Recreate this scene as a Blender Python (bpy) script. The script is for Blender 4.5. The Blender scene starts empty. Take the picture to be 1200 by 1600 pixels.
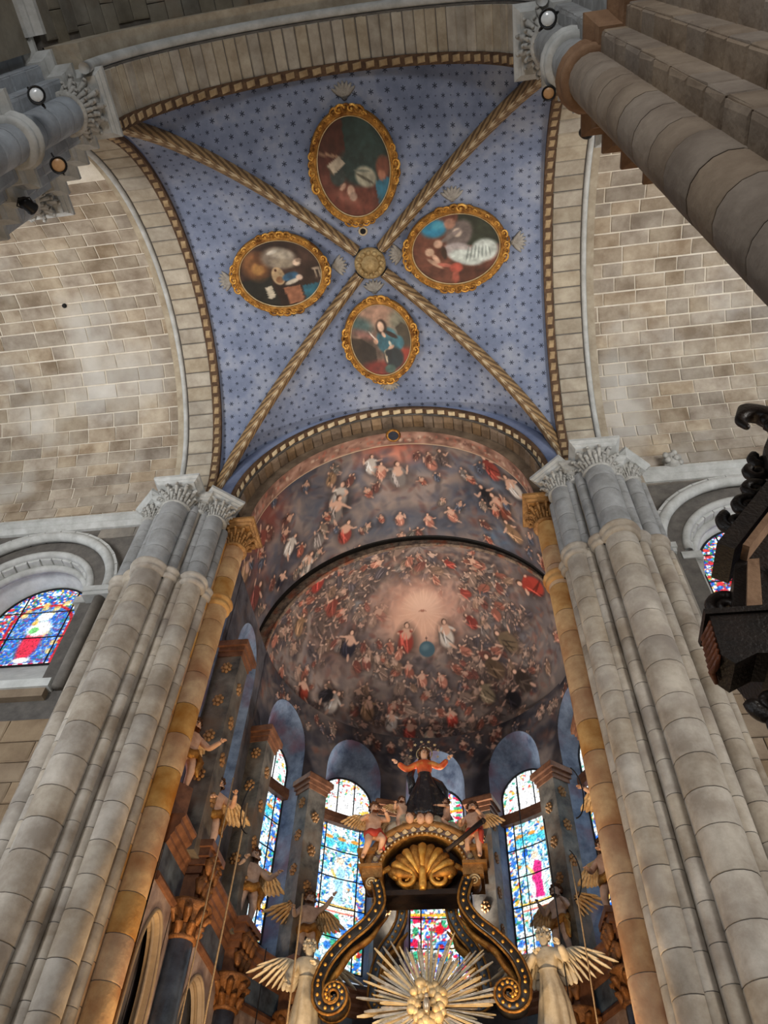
import bpy, math, random
import numpy as np
from mathutils import Matrix, Vector
random.seed(7); RNG = np.random.default_rng(11)
S = bpy.context.scene
COL = S.collection
PI = math.pi

# ------------------------------------------------------------------ camera
cam_d = bpy.data.cameras.new('camera'); cam = bpy.data.objects.new('camera', cam_d); COL.objects.link(cam)
cam_d.sensor_fit = 'HORIZONTAL'; cam_d.sensor_width = 36.0; cam_d.lens = 36.0 * 1202 / 1200
R3 = [[0.99116117, -0.08173991, -0.1044898], [0.12809165, 0.79464007, 0.59341359], [0.03452621, -0.60155278, 0.79808658]]
cam.matrix_world = Matrix(((R3[0][0], -R3[0][1], -R3[0][2], 1.45), (R3[1][0], -R3[1][1], -R3[1][2], 0.0),
                           (R3[2][0], -R3[2][1], -R3[2][2], 1.6), (0, 0, 0, 1)))
cam_d.clip_start = 0.05; cam_d.clip_end = 200
S.camera = cam

# ------------------------------------------------------------------ light
w = bpy.data.worlds.new('World'); S.world = w; w.use_nodes = True
bg = w.node_tree.nodes['Background']; bg.inputs[0].default_value = (0.78, 0.88, 1.0, 1); bg.inputs[1].default_value = 0.48

def area(name, loc, target, size, power, color, spread=180):
    d = bpy.data.lights.new(name, 'AREA'); d.shape = 'RECTANGLE'; d.size = size[0]; d.size_y = size[1]
    d.energy = power; d.color = color; d.spread = math.radians(spread)
    o = bpy.data.objects.new(name, d); COL.objects.link(o); o.location = loc
    o.rotation_euler = (Vector(target) - Vector(loc)).to_track_quat('-Z', 'Y').to_euler()
    return o
# daylight of the transept windows in the west walls; low and nave fills are added
area('transept_window_light', (-7.2, 1.9, 9.5), (-6.4, 6.0, 16.5), (2.2, 3.0), 165, (1.0, 0.98, 0.95), 95)
area('transept_window_light', (7.4, 1.9, 9.5), (6.6, 5.8, 16.5), (2.2, 3.0), 165, (1.0, 0.98, 0.95), 95)
area('transept_low_fill', (-7.6, 1.9, 7.0), (3.4, 8.4, 7.5), (1.6, 3.0), 330, (0.95, 0.97, 1.0))  # added low fill on the right east pier, source unseen
area('transept_low_fill', (7.8, 1.9, 7.0), (-3.4, 8.4, 7.5), (1.6, 3.0), 300, (1.0, 0.95, 0.88))  # its added counterpart, filling the left east pier
area('nave_fill', (0.4, -6.5, 7.0), (0.0, 9.0, 8.0), (2.0, 4.0), 260, (1.0, 0.97, 0.94))  # added fill in mid-nave, aimed to light the east end
# warm lamps of the sanctuary, standing low between choir walls and aimed up
area('sanctuary_lamp', (-1.6, 9.7, 2.6), (-0.6, 11.5, 8.0), (0.5, 0.5), 150, (1.0, 0.70, 0.40))
area('sanctuary_lamp', (2.0, 9.7, 2.6), (1.0, 11.5, 8.0), (0.5, 0.5), 150, (1.0, 0.70, 0.40))
area('dome_fill', (0.3, 14.75, 7.9), (0.3, 11.6, 16.4), (1.2, 0.3), 170, (1.0, 0.92, 0.84), 120)  # added unseen fill behind the altar, brightens the half dome

vs = S.view_settings
vs.view_transform = 'Standard'; vs.look = 'None'; vs.exposure = 0.35; vs.gamma = 1.0; vs.use_curve_mapping = False

# ------------------------------------------------------------------ helpers
def lin(c):
    c = np.asarray(c, float) / 255.0
    return np.where(c <= 0.04045, c / 12.92, ((c + 0.055) / 1.055) ** 2.4)
def L4(c): return tuple(lin(c)) + (1.0,)

def link(o, parent=None, world=False):
    COL.objects.link(o)
    if parent is not None:
        o.parent = parent
        if world: o.location = -parent.location
    return o
def mk(name, V, F, mat=None, parent=None, smooth=False, uv=None, col=None, world=False):
    me = bpy.data.meshes.new(name)
    V = np.asarray(V, dtype=np.float32).reshape(-1, 3)
    if isinstance(F, np.ndarray):
        n, k = F.shape
        me.vertices.add(len(V)); me.vertices.foreach_set('co', V.ravel())
        me.loops.add(n * k); me.loops.foreach_set('vertex_index', F.astype(np.int32).ravel())
        me.polygons.add(n); me.polygons.foreach_set('loop_start', np.arange(0, n * k, k, dtype=np.int32))
        me.update(calc_edges=True)
    else:
        me.from_pydata([tuple(map(float, v)) for v in V], [], F)
    if uv is not None:
        l = me.uv_layers.new(name='UVMap'); vi = np.empty(len(me.loops), dtype=np.int32)
        me.loops.foreach_get('vertex_index', vi); l.data.foreach_set('uv', np.asarray(uv, np.float32)[vi].ravel())
    if col is not None:
        a = me.color_attributes.new('Col', 'FLOAT_COLOR', 'POINT')
        c = np.ones((len(V), 4), np.float32); c[:, :3] = col; a.data.foreach_set('color', c.ravel())
    if smooth: me.polygons.foreach_set('use_smooth', np.ones(len(me.polygons), dtype=bool))
    if mat is not None: me.materials.append(mat)
    me.validate()
    o = bpy.data.objects.new(name, me); link(o, parent, world)
    return o
def inst(src, name, M, parent):
    o = bpy.data.objects.new(name, src); COL.objects.link(o); o.parent = parent; o.matrix_local = M
    return o
def empty(name, loc, rz=0.0):
    o = bpy.data.objects.new(name, None); COL.objects.link(o); o.location = loc; o.rotation_euler = (0, 0, rz)
    o.empty_display_size = 0.1
    return o
def tag(o, label, cat, group=None):
    o['label'] = label; o['category'] = cat
    if group: o['group'] = group
    return o
def struct(o, label=None):
    o['kind'] = 'structure'
    if label: o['label'] = label
    return o
def grid_faces(n, m, closed_n=False):
    i = np.arange(n if closed_n else n - 1); j = np.arange(m - 1)
    I, J = np.meshgrid(i, j, indexing='ij'); I2 = (I + 1) % n
    return np.stack([I * m + J, I2 * m + J, I2 * m + J + 1, I * m + J + 1], -1).reshape(-1, 4)

class MB:
    def __init__(s): s.V = []; s.F = []; s.n = 0
    def add(s, V, F):
        V = np.asarray(V, float).reshape(-1, 3); s.V.append(V)
        s.F += [tuple(int(i) + s.n for i in f) for f in F]; s.n += len(V); return s
    def box(s, lo, hi, M=None):
        x0, y0, z0 = lo; x1, y1, z1 = hi
        V = np.array([(x0,y0,z0),(x1,y0,z0),(x1,y1,z0),(x0,y1,z0),(x0,y0,z1),(x1,y0,z1),(x1,y1,z1),(x0,y1,z1)], float)
        if M is not None: V = V @ np.array(M.to_3x3()).T + np.array(M.translation)
        return s.add(V, [(0,3,2,1),(4,5,6,7),(0,1,5,4),(1,2,6,5),(2,3,7,6),(3,0,4,7)])
    def lathe(s, prof, c=(0,0,0), n=16, fold=0, folds=0, ph=0, sx=1, sy=1):
        a = np.linspace(0, 2*PI, n, endpoint=False); V = []
        for k, (r, z) in enumerate(prof):
            f = fold[k] if isinstance(fold, (list, tuple)) else fold
            rr = r * (1 + f * np.sin(folds * a + ph))
            V.append(np.stack([c[0]+rr*np.cos(a)*sx, c[1]+rr*np.sin(a)*sy, np.full(n, c[2]+z)], -1))
        V = np.array(V).transpose(1, 0, 2).reshape(-1, 3); m = len(prof)
        F = [tuple(f) for f in grid_faces(n, m, True)]
        F.append(tuple(k*m+m-1 for k in range(n))); F.append(tuple(k*m for k in reversed(range(n))))
        return s.add(V, F)
    def tube(s, path, r, n=8, flat=1.0):
        P = np.asarray(path, float); m = len(P); r = np.broadcast_to(np.asarray(r, float), (m,))
        T = np.gradient(P, axis=0); T /= np.linalg.norm(T, axis=1)[:, None] + 1e-9
        up = np.array([0, 0, 1.0]) if abs(T[0][2]) < 0.9 else np.array([0, 1.0, 0]); V = []
        a = np.linspace(0, 2*PI, n, endpoint=False)
        for i in range(m):
            e1 = np.cross(T[i], up); e1 /= np.linalg.norm(e1) + 1e-9; e2 = np.cross(e1, T[i]); up = e2
            V.append(P[i] + r[i]*(np.cos(a)[:, None]*e1 + flat*np.sin(a)[:, None]*e2))
        V = np.array(V).reshape(-1, 3)
        F = [(i*n+j, i*n+(j+1) % n, (i+1)*n+(j+1) % n, (i+1)*n+j) for i in range(m-1) for j in range(n)]
        F.append(tuple(reversed(range(n)))); F.append(tuple((m-1)*n+j for j in range(n)))
        return s.add(V, F)
    def ball(s, c, r, n=10, m=7, M=None):
        r = np.broadcast_to(np.asarray(r, float), (3,)); t = np.linspace(0, PI, m); V = []
        for i in range(m):
            for j in range(n):
                V.append((math.sin(t[i])*math.cos(2*PI*j/n), math.sin(t[i])*math.sin(2*PI*j/n), math.cos(t[i])))
        V = np.array(V)*r
        if M is not None: V = V @ np.array(M.to_3x3()).T
        V = V + np.array(c)
        return s.add(V, [(i*n+j, (i+1)*n+j, (i+1)*n+(j+1) % n, i*n+(j+1) % n) for i in range(m-1) for j in range(n)])
    def sweep(s, frames, prof, closed=False):
        # frames: list of (origin, e_a, e_b); prof: list of (a, b), closed loop
        V = []; k = len(prof)
        for o, ea, eb in frames:
            for a, b in prof: V.append(np.asarray(o) + a*np.asarray(ea) + b*np.asarray(eb))
        m = len(frames)
        F = [(i*k+j, i*k+(j+1) % k, ((i+1) % m)*k+(j+1) % k, ((i+1) % m)*k+j) for i in range(m if closed else m-1) for j in range(k)]
        if not closed: F.append(tuple(range(k))); F.append(tuple((m-1)*k+j for j in reversed(range(k))))
        return s.add(V, F)
    def build(s, name, mat, parent=None, smooth=False, world=False):
        return mk(name, np.concatenate(s.V), s.F, mat, parent, smooth, world=world)

def arch_frames(plane, ax, c, rx, rz, zc, a0, a1, n):
    out = []
    for a in np.linspace(math.radians(a0), math.radians(a1), n):
        co, si = math.cos(a), math.sin(a)
        if plane == 'x': out.append(((ax, c + rx*co, zc + rz*si), (0, -co, -si), (1, 0, 0)))
        else: out.append(((c + rx*co, ax, zc + rz*si), (-co, 0, -si), (0, 1, 0)))
    return out
def circ(r, n=10, a=0, b=0): return [(a + r*math.cos(2*PI*k/n), b + r*math.sin(2*PI*k/n)) for k in range(n)]
def offset_path(P, d):
    P = np.asarray(P, float); T = np.gradient(P, axis=0); seg = np.diff(P, axis=0)
    nr = np.stack([seg[:, 1], -seg[:, 0]], -1); nr /= np.linalg.norm(nr, axis=1)[:, None]; out = []
    for i in range(len(P)):
        if i == 0: m = nr[0]
        elif i == len(P)-1: m = nr[-1]
        else:
            m = nr[i-1] + nr[i]; m = m / (np.linalg.norm(m)+1e-9); m = m / max(0.4, m @ nr[i])
        out.append(m)
    return P[:, None, :] + np.asarray(out)[:, None, :] * np.asarray(d, float)[None, :, None]
def cornice(mb, P, prof):
    """moulding along plan path P; prof closed loop of (out, z); out is to the right of the path"""
    d = [p[0] for p in prof]; z = [p[1] for p in prof]; O = offset_path(P, d); k = len(prof); V = []
    for i in range(len(P)):
        for j in range(k): V.append((O[i, j, 0], O[i, j, 1], z[j]))
    m = len(P); F = [(i*k+j, (i+1)*k+j, (i+1)*k+(j+1) % k, i*k+(j+1) % k) for i in range(m-1) for j in range(k)]
    F.append(tuple(range(k))); F.append(tuple((m-1)*k+j for j in reversed(range(k))))
    return mb.add(V, F)
def extrude(mb, poly, z0, z1):
    n = len(poly); V = [(x, y, z0) for x, y in poly] + [(x, y, z1) for x, y in poly]
    return mb.add(V, [(i, (i+1) % n, n+(i+1) % n, n+i) for i in range(n)] + [tuple(reversed(range(n))), tuple(range(n, 2*n))])

# ------------------------------------------------------------------ materials
def new_mat(name):
    m = bpy.data.materials.new(name); m.use_nodes = True; nt = m.node_tree; b = nt.nodes['Principled BSDF']
    return m, nt, b
def node(nt, t, **kw):
    n = nt.nodes.new(t)
    for k, v in kw.items():
        if k.startswith('i_'):
            key = k[2:]; s = n.inputs[int(key)] if key.isdigit() else n.inputs[key]
            if isinstance(v, bpy.types.NodeSocket): nt.links.new(v, s)
            else: s.default_value = v
        else: setattr(n, k, v)
    return n
def mth(nt, op, a, b=None, c=None):
    n = nt.nodes.new('ShaderNodeMath'); n.operation = op
    for i, v in enumerate((a, b, c)):
        if v is None: continue
        if isinstance(v, bpy.types.NodeSocket): nt.links.new(v, n.inputs[i])
        else: n.inputs[i].default_value = v
    return n.outputs[0]
def mixc(nt, f, a, b, blend='MIX'):
    n = nt.nodes.new('ShaderNodeMix'); n.data_type = 'RGBA'; n.blend_type = blend
    for s, v in ((n.inputs[0], f), (n.inputs[6], a), (n.inputs[7], b)):
        if isinstance(v, bpy.types.NodeSocket): nt.links.new(v, s)
        else: s.default_value = v
    return n.outputs[2]
def pm(name, c1, c2=None, scale=3.0, rough=0.8, metal=0.0, bump=0.25, rand=0.0, c3=None, s3=0.6, detail=6, spec=0.3, t3=(0.5, 0.7)):
    """procedural surface: noise between c1 and c2, broad patches of c3, shift per object"""
    m, nt, b = new_mat(name); c2 = c2 or c1
    g = node(nt, 'ShaderNodeNewGeometry')
    n1 = node(nt, 'ShaderNodeTexNoise', i_Vector=g.outputs['Position'], i_Scale=scale, i_Detail=float(detail), i_Roughness=0.65)
    r1 = node(nt, 'ShaderNodeValToRGB', i_Fac=n1.outputs['Fac'])
    r1.color_ramp.elements[0].position = 0.35; r1.color_ramp.elements[1].position = 0.68
    r1.color_ramp.elements[0].color = L4(c1); r1.color_ramp.elements[1].color = L4(c2); out = r1.outputs[0]
    if c3:
        n2 = node(nt, 'ShaderNodeTexNoise', i_Vector=g.outputs['Position'], i_Scale=s3, i_Detail=4.0)
        r2 = node(nt, 'ShaderNodeMapRange', i_Value=n2.outputs['Fac'], i_1=t3[0], i_2=t3[1])
        out = mixc(nt, r2.outputs[0], out, L4(c3))
    if rand:
        oi = node(nt, 'ShaderNodeObjectInfo')
        v = mth(nt, 'MULTIPLY_ADD', oi.outputs['Random'], 2*rand, 1-rand)
        hs = node(nt, 'ShaderNodeHueSaturation', i_Value=v, i_Color=out)
        v2 = mth(nt, 'MULTIPLY_ADD', mth(nt, 'FRACT', mth(nt, 'MULTIPLY', oi.outputs['Random'], 17.3)), 0.35, 0.78)
        nt.links.new(v2, hs.inputs['Saturation']); out = hs.outputs[0]
    nt.links.new(out, b.inputs['Base Color'])
    b.inputs['Roughness'].default_value = rough; b.inputs['Metallic'].default_value = metal
    b.inputs['Specular IOR Level'].default_value = spec
    if bump:
        n3 = node(nt, 'ShaderNodeTexNoise', i_Vector=g.outputs['Position'], i_Scale=scale*5, i_Detail=5.0)
        bp = node(nt, 'ShaderNodeBump', i_Strength=bump, i_Distance=0.03, i_Height=n3.outputs['Fac'])
        nt.links.new(bp.outputs[0], b.inputs['Normal'])
    return m
def colmat(name, rough=0.75, spec=0.25, bump=0.0, emit=0.0):
    """colour read from the painted colour attribute of the mesh"""
    m, nt, b = new_mat(name); a = node(nt, 'ShaderNodeVertexColor', layer_name='Col')
    if emit:
        nt.links.new(a.outputs[0], b.inputs['Emission Color']); b.inputs['Emission Strength'].default_value = emit
        b.inputs['Base Color'].default_value = (0.02, 0.02, 0.02, 1)
    else: nt.links.new(a.outputs[0], b.inputs['Base Color'])
    b.inputs['Roughness'].default_value = rough; b.inputs['Specular IOR Level'].default_value = spec
    if bump:
        g = node(nt, 'ShaderNodeNewGeometry'); n3 = node(nt, 'ShaderNodeTexNoise', i_Vector=g.outputs['Position'], i_Scale=14.0, i_Detail=6.0)
        bp = node(nt, 'ShaderNodeBump', i_Strength=bump, i_Distance=0.03, i_Height=n3.outputs['Fac']); nt.links.new(bp.outputs[0], b.inputs['Normal'])
    return m
M = {}
M['vault_stone'] = pm('vault_stone', (126,110,92), (176,163,144), 1.8, rand=0.19, bump=0.45, c3=(188,183,174), s3=0.5, t3=(0.52, 0.72))
M['mortar'] = pm('mortar', (200,190,172), (220,212,198), 4.0, bump=0.3)
M['arch_stone'] = pm('arch_stone', (146,134,116), (178,168,150), 3.0, rand=0.10, bump=0.3)
M['pale_stone'] = pm('pale_stone', (164,164,160), (194,195,192), 4.0, bump=0.25)
M['nave_stone'] = pm('nave_stone', (100,94,82), (134,128,114), 1.6, rand=0.12, bump=0.3, c3=(116,88,62), s3=0.9)
M['wall_stone'] = pm('wall_stone', (112,106,98), (148,140,128), 2.0, rand=0.12, bump=0.35)
M['low_stone'] = pm('low_stone', (128,108,86), (158,138,112), 2.0, rand=0.12, bump=0.35)
M['pier_stone'] = pm('pier_stone', (142,129,113), (192,182,167), 2.0, rand=0.11, bump=0.35, c3=(142,130,118), s3=1.6, t3=(0.55, 0.75))
M['pier_upper'] = pm('pier_upper', (128,128,126), (164,165,165), 2.6, rand=0.07, bump=0.3)
M['joint'] = pm('joint', (86,82,78), (110,105,99), 5.0)
M['ochre_stone'] = pm('ochre_stone', (172,126,78), (208,168,114), 3.2, rand=0.08, bump=0.35, c3=(156,100,50), s3=1.5)  # ochre with broad orange-brown patches
M['west_pier'] = pm('west_pier', (112,98,84), (140,126,110), 2.4, rand=0.09, bump=0.4)  # dark brown: low light on the right pier put into the colour
M['west_pier_bluish_light'] = pm('west_pier_bluish_light', (128,132,136), (160,166,172), 2.4, rand=0.08, bump=0.35)  # cool grey: bluish light on the left pier put into the colour
M['west_trim'] = pm('west_trim', (112,84,62), (140,110,84), 4.0, bump=0.25)  # brown holds the shade under the right impost; also colours woodwork strips
M['carved'] = pm('carved', (150,148,142), (186,184,178), 6.0, bump=0.5)
M['gold_stone'] = pm('gold_stone', (124,86,46), (178,132,78), 6.0, bump=0.5, rough=0.5, metal=0.25)
M['gold'] = pm('gold', (136,92,40), (192,140,68), 9.0, rough=0.42, metal=0.55, bump=0.45, c3=(104,62,26), s3=5.0)
M['gold_bright'] = pm('gold_bright', (196,136,52), (232,184,100), 7.0, rough=0.35, metal=0.6, bump=0.3)
M['gold_pale'] = pm('gold_pale', (196,168,120), (222,204,166), 7.0, rough=0.45, metal=0.3, bump=0.3)
M['silver'] = pm('silver', (168,154,134), (216,206,190), 8.0, rough=0.32, metal=0.7, bump=0.15)
M['dark_marble'] = pm('dark_marble', (28,27,28), (62,58,54), 5.0, rough=0.25, spec=0.5, bump=0.05)
M['blue_marble'] = pm('blue_marble', (40,48,58), (92,104,116), 3.5, rough=0.3, spec=0.5, bump=0.05)
M['pink_marble'] = pm('pink_marble', (132,108,98), (178,160,150), 4.5, rough=0.4, spec=0.4, bump=0.1, c3=(104,92,92), s3=2.2)
M['brown_mould'] = pm('brown_mould', (92,60,44), (134,92,66), 5.0, rough=0.45, bump=0.2)
M['brown_gilt'] = pm('brown_gilt', (96,62,36), (150,100,56), 8.0, rough=0.45, metal=0.2, bump=0.4)
M['wood_dark'] = pm('wood_dark', (34,26,22), (56,42,34), 6.0, rough=0.5, bump=0.2)
M['black_wood'] = pm('black_wood', (20,16,14), (36,28,24), 8.0, rough=0.4, bump=0.3)
M['red_wood'] = pm('red_wood', (84,44,26), (120,68,40), 8.0, rough=0.4, bump=0.3)
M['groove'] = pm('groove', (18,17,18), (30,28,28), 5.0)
M['flesh'] = pm('flesh', (196,150,122), (222,182,154), 9.0, rough=0.5, bump=0.05)
M['flesh_grey'] = pm('flesh_grey', (160,134,120), (190,166,150), 9.0, rough=0.55, bump=0.05)
M['hair'] = pm('hair', (74,48,32), (108,72,46), 20.0, rough=0.6, bump=0.6)
M['white_plaster'] = pm('white_plaster', (186,172,146), (216,204,180), 7.0, rough=0.55, bump=0.15)
M['wing_gold'] = pm('wing_gold', (190,150,100), (226,196,150), 14.0, rough=0.45, metal=0.2, bump=0.5)
M['robe_red'] = pm('robe_red', (190,72,38), (222,110,60), 9.0, rough=0.4, bump=0.2, c3=(214,160,84), s3=7.0)
M['robe_dark'] = pm('robe_dark', (24,22,26), (50,46,48), 9.0, rough=0.25, spec=0.6, bump=0.15, c3=(96,80,60), s3=9.0, t3=(0.6, 0.75))
M['cloth_red'] = pm('cloth_red', (170,52,40), (198,80,58), 9.0, rough=0.5)
M['iron'] = pm('iron', (22,22,24), (34,34,36), 9.0, rough=0.5, bump=0.0)
M['rope'] = pm('rope', (150,124,92), (186,160,124), 40.0, bump=0.3)
M['lamp_body'] = pm('lamp_body', (20,20,22), (32,32,34), 9.0, rough=0.4, bump=0.0)
M['lamp_glass'] = pm('lamp_glass', (190,196,200), (226,230,232), 9.0, rough=0.15, bump=0.0, spec=0.8)
M['lamp_amber'] = pm('lamp_amber', (176,132,92), (204,164,120), 9.0, rough=0.3, bump=0.0)
M['cream'] = pm('cream', (188,166,128), (216,198,164), 8.0, bump=0.3)
M['tan'] = pm('tan', (142,118,86), (178,154,118), 8.0, bump=0.3)
M['navy'] = pm('navy', (30,34,44), (48,52,62), 8.0, bump=0.1)
M['band_dark'] = pm('band_dark', (66,48,36), (104,80,58), 8.0, bump=0.3)
M['floor'] = pm('floor', (120,108,94), (150,138,122), 1.5, rough=0.5, bump=0.1)
M['sill'] = pm('sill', (196,198,194), (222,224,220), 4.0, bump=0.2)  # near-white: brightness from the window put into the stone colour
M['fresco'] = colmat('fresco', 0.7, 0.25, 0.15)
M['oil_paint'] = colmat('oil_paint', 0.45, 0.4, 0.1)
M['stucco'] = pm('stucco', (140,134,126), (172,166,156), 12.0, bump=0.5)
M['boss_gold'] = pm('boss_gold', (140,112,68), (190,164,116), 9.0, rough=0.5, metal=0.2, bump=0.4)
M['stained_glass'] = colmat('stained_glass', 0.3, 0.3, 0.0, emit=1.5)

# star-sown blue plaster
def star_mat():
    m, nt, b = new_mat('star_plaster')
    uv = node(nt, 'ShaderNodeUVMap', uv_map='UVMap'); sep = node(nt, 'ShaderNodeSeparateXYZ', i_0=uv.outputs[0])
    def stars(px, py, ox, oy, R):
        cx = mth(nt, 'SUBTRACT', mth(nt, 'FRACT', mth(nt, 'MULTIPLY_ADD', sep.outputs[0], 1/px, ox)), 0.5)
        cy = mth(nt, 'SUBTRACT', mth(nt, 'FRACT', mth(nt, 'MULTIPLY_ADD', sep.outputs[1], 1/py, oy)), 0.5)
        X = mth(nt, 'MULTIPLY', cx, px); Y = mth(nt, 'MULTIPLY', cy, py)
        r = mth(nt, 'SQRT', mth(nt, 'ADD', mth(nt, 'MULTIPLY', X, X), mth(nt, 'MULTIPLY', Y, Y)))
        a = mth(nt, 'ARCTAN2', Y, X); k = mth(nt, 'MULTIPLY_ADD', mth(nt, 'COSINE', mth(nt, 'MULTIPLY', a, 6.0)), 0.34*R, 0.66*R)
        d = mth(nt, 'SUBTRACT', k, r)
        return mth(nt, 'MULTIPLY', mth(nt, 'MINIMUM', mth(nt, 'MAXIMUM', mth(nt, 'MULTIPLY', d, 140.0), 0.0), 1.0), 0.93)
    f = mth(nt, 'MAXIMUM', stars(0.31, 0.29, 0, 0, 0.055), stars(0.31, 0.29, 0.5, 0.5, 0.044))
    f = mth(nt, 'MAXIMUM', f, stars(0.31, 0.29, 0.5, 0.0, 0.020))
    g = node(nt, 'ShaderNodeNewGeometry')
    n1 = node(nt, 'ShaderNodeTexNoise', i_Vector=g.outputs['Position'], i_Scale=1.3, i_Detail=8.0, i_Roughness=0.65)
    r1 = node(nt, 'ShaderNodeValToRGB', i_Fac=n1.outputs['Fac'])
    e = r1.color_ramp.elements; e[0].position = 0.3; e[0].color = L4((98,108,132)); e[1].position = 0.72; e[1].color = L4((156,161,174))
    x = e.new(0.5); x.color = L4((121,131,155))
    nt.links.new(mixc(nt, f, r1.outputs[0], L4((26,34,52))), b.inputs['Base Color'])
    b.inputs['Roughness'].default_value = 0.85
    return m
M['stars'] = star_mat()
M['blue_plaster'] = pm('blue_plaster', (96,108,138), (128,138,164), 1.5, bump=0.1)
def rib_mat():
    m, nt, b = new_mat('gilded_rib')
    uv = node(nt, 'ShaderNodeUVMap', uv_map='UVMap'); sep = node(nt, 'ShaderNodeSeparateXYZ', i_0=uv.outputs[0])
    wv = mth(nt, 'FRACT', mth(nt, 'MULTIPLY_ADD', sep.outputs[0], 1/0.26, mth(nt, 'MULTIPLY', mth(nt, 'ABSOLUTE', sep.outputs[1]), 1.6)))
    g = node(nt, 'ShaderNodeNewGeometry')
    n1 = node(nt, 'ShaderNodeTexNoise', i_Vector=g.outputs['Position'], i_Scale=11.0, i_Detail=5.0)
    p = mth(nt, 'GREATER_THAN', mth(nt, 'ADD', wv, mth(nt, 'MULTIPLY', mth(nt, 'SUBTRACT', n1.outputs['Fac'], 0.5), 0.9)), 0.5)
    mid = mth(nt, 'LESS_THAN', mth(nt, 'ABSOLUTE', sep.outputs[1]), 0.25)
    c = mixc(nt, p, L4((108,84,58)), L4((162,132,92))); c2 = mixc(nt, p, L4((190,172,140)), L4((128,102,72)))
    nt.links.new(mixc(nt, mid, c, c2), b.inputs['Base Color']); b.inputs['Roughness'].default_value = 0.55; b.inputs['Metallic'].default_value = 0.15
    bp = node(nt, 'ShaderNodeBump', i_Strength=0.5, i_Distance=0.03, i_Height=n1.outputs['Fac']); nt.links.new(bp.outputs[0], b.inputs['Normal'])
    return m
M['rib'] = rib_mat()
# ------------------------------------------------------------------ stone pieces
BLOCKS = {}
def block_mesh(mat, k):
    key = (mat, k)
    if key not in BLOCKS:
        r = random.Random(k*13+5); j = lambda a: (r.random()-0.5)*a
        V = []
        for z, ins, jj in ((-0.5, 0.0, 0.0), (0.28, 0.0, 0.03), (0.5, 0.035, 0.035)):
            for x, y in ((-1,-1),(1,-1),(1,1),(-1,1)): V.append((x*(0.5-ins)+j(jj), y*(0.5-ins*1.6)+j(jj), z))
        V.append((j(.1), j(.1), 0.56))
        F = []
        for a in (0, 4):
            F += [(a+i, a+(i+1) % 4, a+4+(i+1) % 4, a+4+i) for i in range(4)]
        F += [(8+i, 8+(i+1) % 4, 12) for i in range(4)]
        me = bpy.data.meshes.new('stone'); me.from_pydata(V, [], F); me.materials.append(M[mat]); BLOCKS[key] = me
    return BLOCKS[key]
def frame_matrix(c, e1, e2, e3, s):
    e1, e2, e3 = (Vector(e).normalized() for e in (e1, e2, e3))
    return Matrix(((e1[0]*s[0], e2[0]*s[1], e3[0]*s[2], c[0]), (e1[1]*s[0], e2[1]*s[1], e3[1]*s[2], c[1]), (e1[2]*s[0], e2[2]*s[1], e3[2]*s[2], c[2]), (0, 0, 0, 1)))
def stone(parent, mat, c, e1, e2, e3, s, name='stone'):
    inst(block_mesh(mat, random.randrange(5)), name, frame_matrix(c, e1, e2, e3, s), parent)

def barrel_stones(parent, mat, axis, c, rx, rz, zc, a0, a1, rowh, u0, u1, length, gap=0.026, depth=0.03):
    """courses of blocks on the inside of a barrel; axis 'x': courses along x, profile in y-z"""
    a = math.radians(a0); row = 0
    while a < math.radians(a1):
        h = rowh * random.uniform(0.85, 1.15); da = h / ((rx+rz)/2); am = a + da/2
        co, si = math.cos(am), math.sin(am); u = u0 - random.uniform(0, length)
        while u < u1:
            l = length * random.uniform(0.65, 1.4); ua, ub = max(u, u0), min(u+l, u1); u += l
            if ub - ua < 0.12: continue
            um = (ua+ub)/2; nin = (-co/rx, -si/rz); tan = (-rx*si, rz*co)
            if axis == 'x':
                stone(parent, mat, (um, c+rx*co, zc+rz*si), (1,0,0), (0, tan[0], tan[1]), (0, nin[0], nin[1]), (ub-ua-gap, h-gap, depth))
            else:
                stone(parent, mat, (c+rx*co, um, zc+rz*si), (0,1,0), (tan[0], 0, tan[1]), (nin[0], 0, nin[1]), (ub-ua-gap, h-gap, depth))
        a += da; row += 1
def voussoirs(parent, mat, plane, c, rx, rz, zc, a0, a1, n, d0, d1, thick, gap=0.014, jit=0.012, name='voussoir'):
    """wedge stones of an arch: inner face at rx, rz; outer face thick behind it; from d0 to d1 along the axis"""
    ed = np.radians(np.linspace(a0, a1, n+1))
    for i in range(n):
        g = gap/rx/2; A, B = ed[i]+g, ed[i+1]-g; t = random.uniform(-jit, jit); V = []
        for r_, ins in ((thick, 0), (t+0.02, 0), (t, 0.012)):
            for a, d in ((A+ins/rx, d0+ins), (B-ins/rx, d0+ins), (B-ins/rx, d1-ins), (A+ins/rx, d1-ins)):
                p, q = c+(rx+r_)*math.cos(a), zc+(rz+r_)*math.sin(a)
                V.append((d, p, q) if plane == 'x' else (p, d, q))
        F = [(k+j, k+(j+1) % 4, k+4+(j+1) % 4, k+4+j) for k in (0, 4) for j in range(4)] + [(8, 9, 10, 11), (3, 2, 1, 0)]
        mk(name, V, F, M[mat], parent)
def ribbon(name, plane, c, rx, rz, zc, a0, a1, n, d0, d1, mat, parent=None, thick=0.25):
    """backing shell of an arch or barrel, open solid"""
    mb = MB(); mb.sweep(arch_frames(plane, 0, c, rx, rz, zc, a0, a1, n), [(0, d0), (0, d1), (-thick, d1), (-thick, d0)])
    return mb.build(name, M[mat], parent)

SP, CR, CY = 13.6, 3.1, 5.05         # springing height, rise, centre of the crossing
VA, VB = 3.5, 3.42                   # half widths of the star vault
# ---- floor
fl = MB().box((-12, -9, -0.3), (12, 17, 0.0)).build('floor', M['floor']); struct(fl, 'worn stone church floor below the picture')

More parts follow.
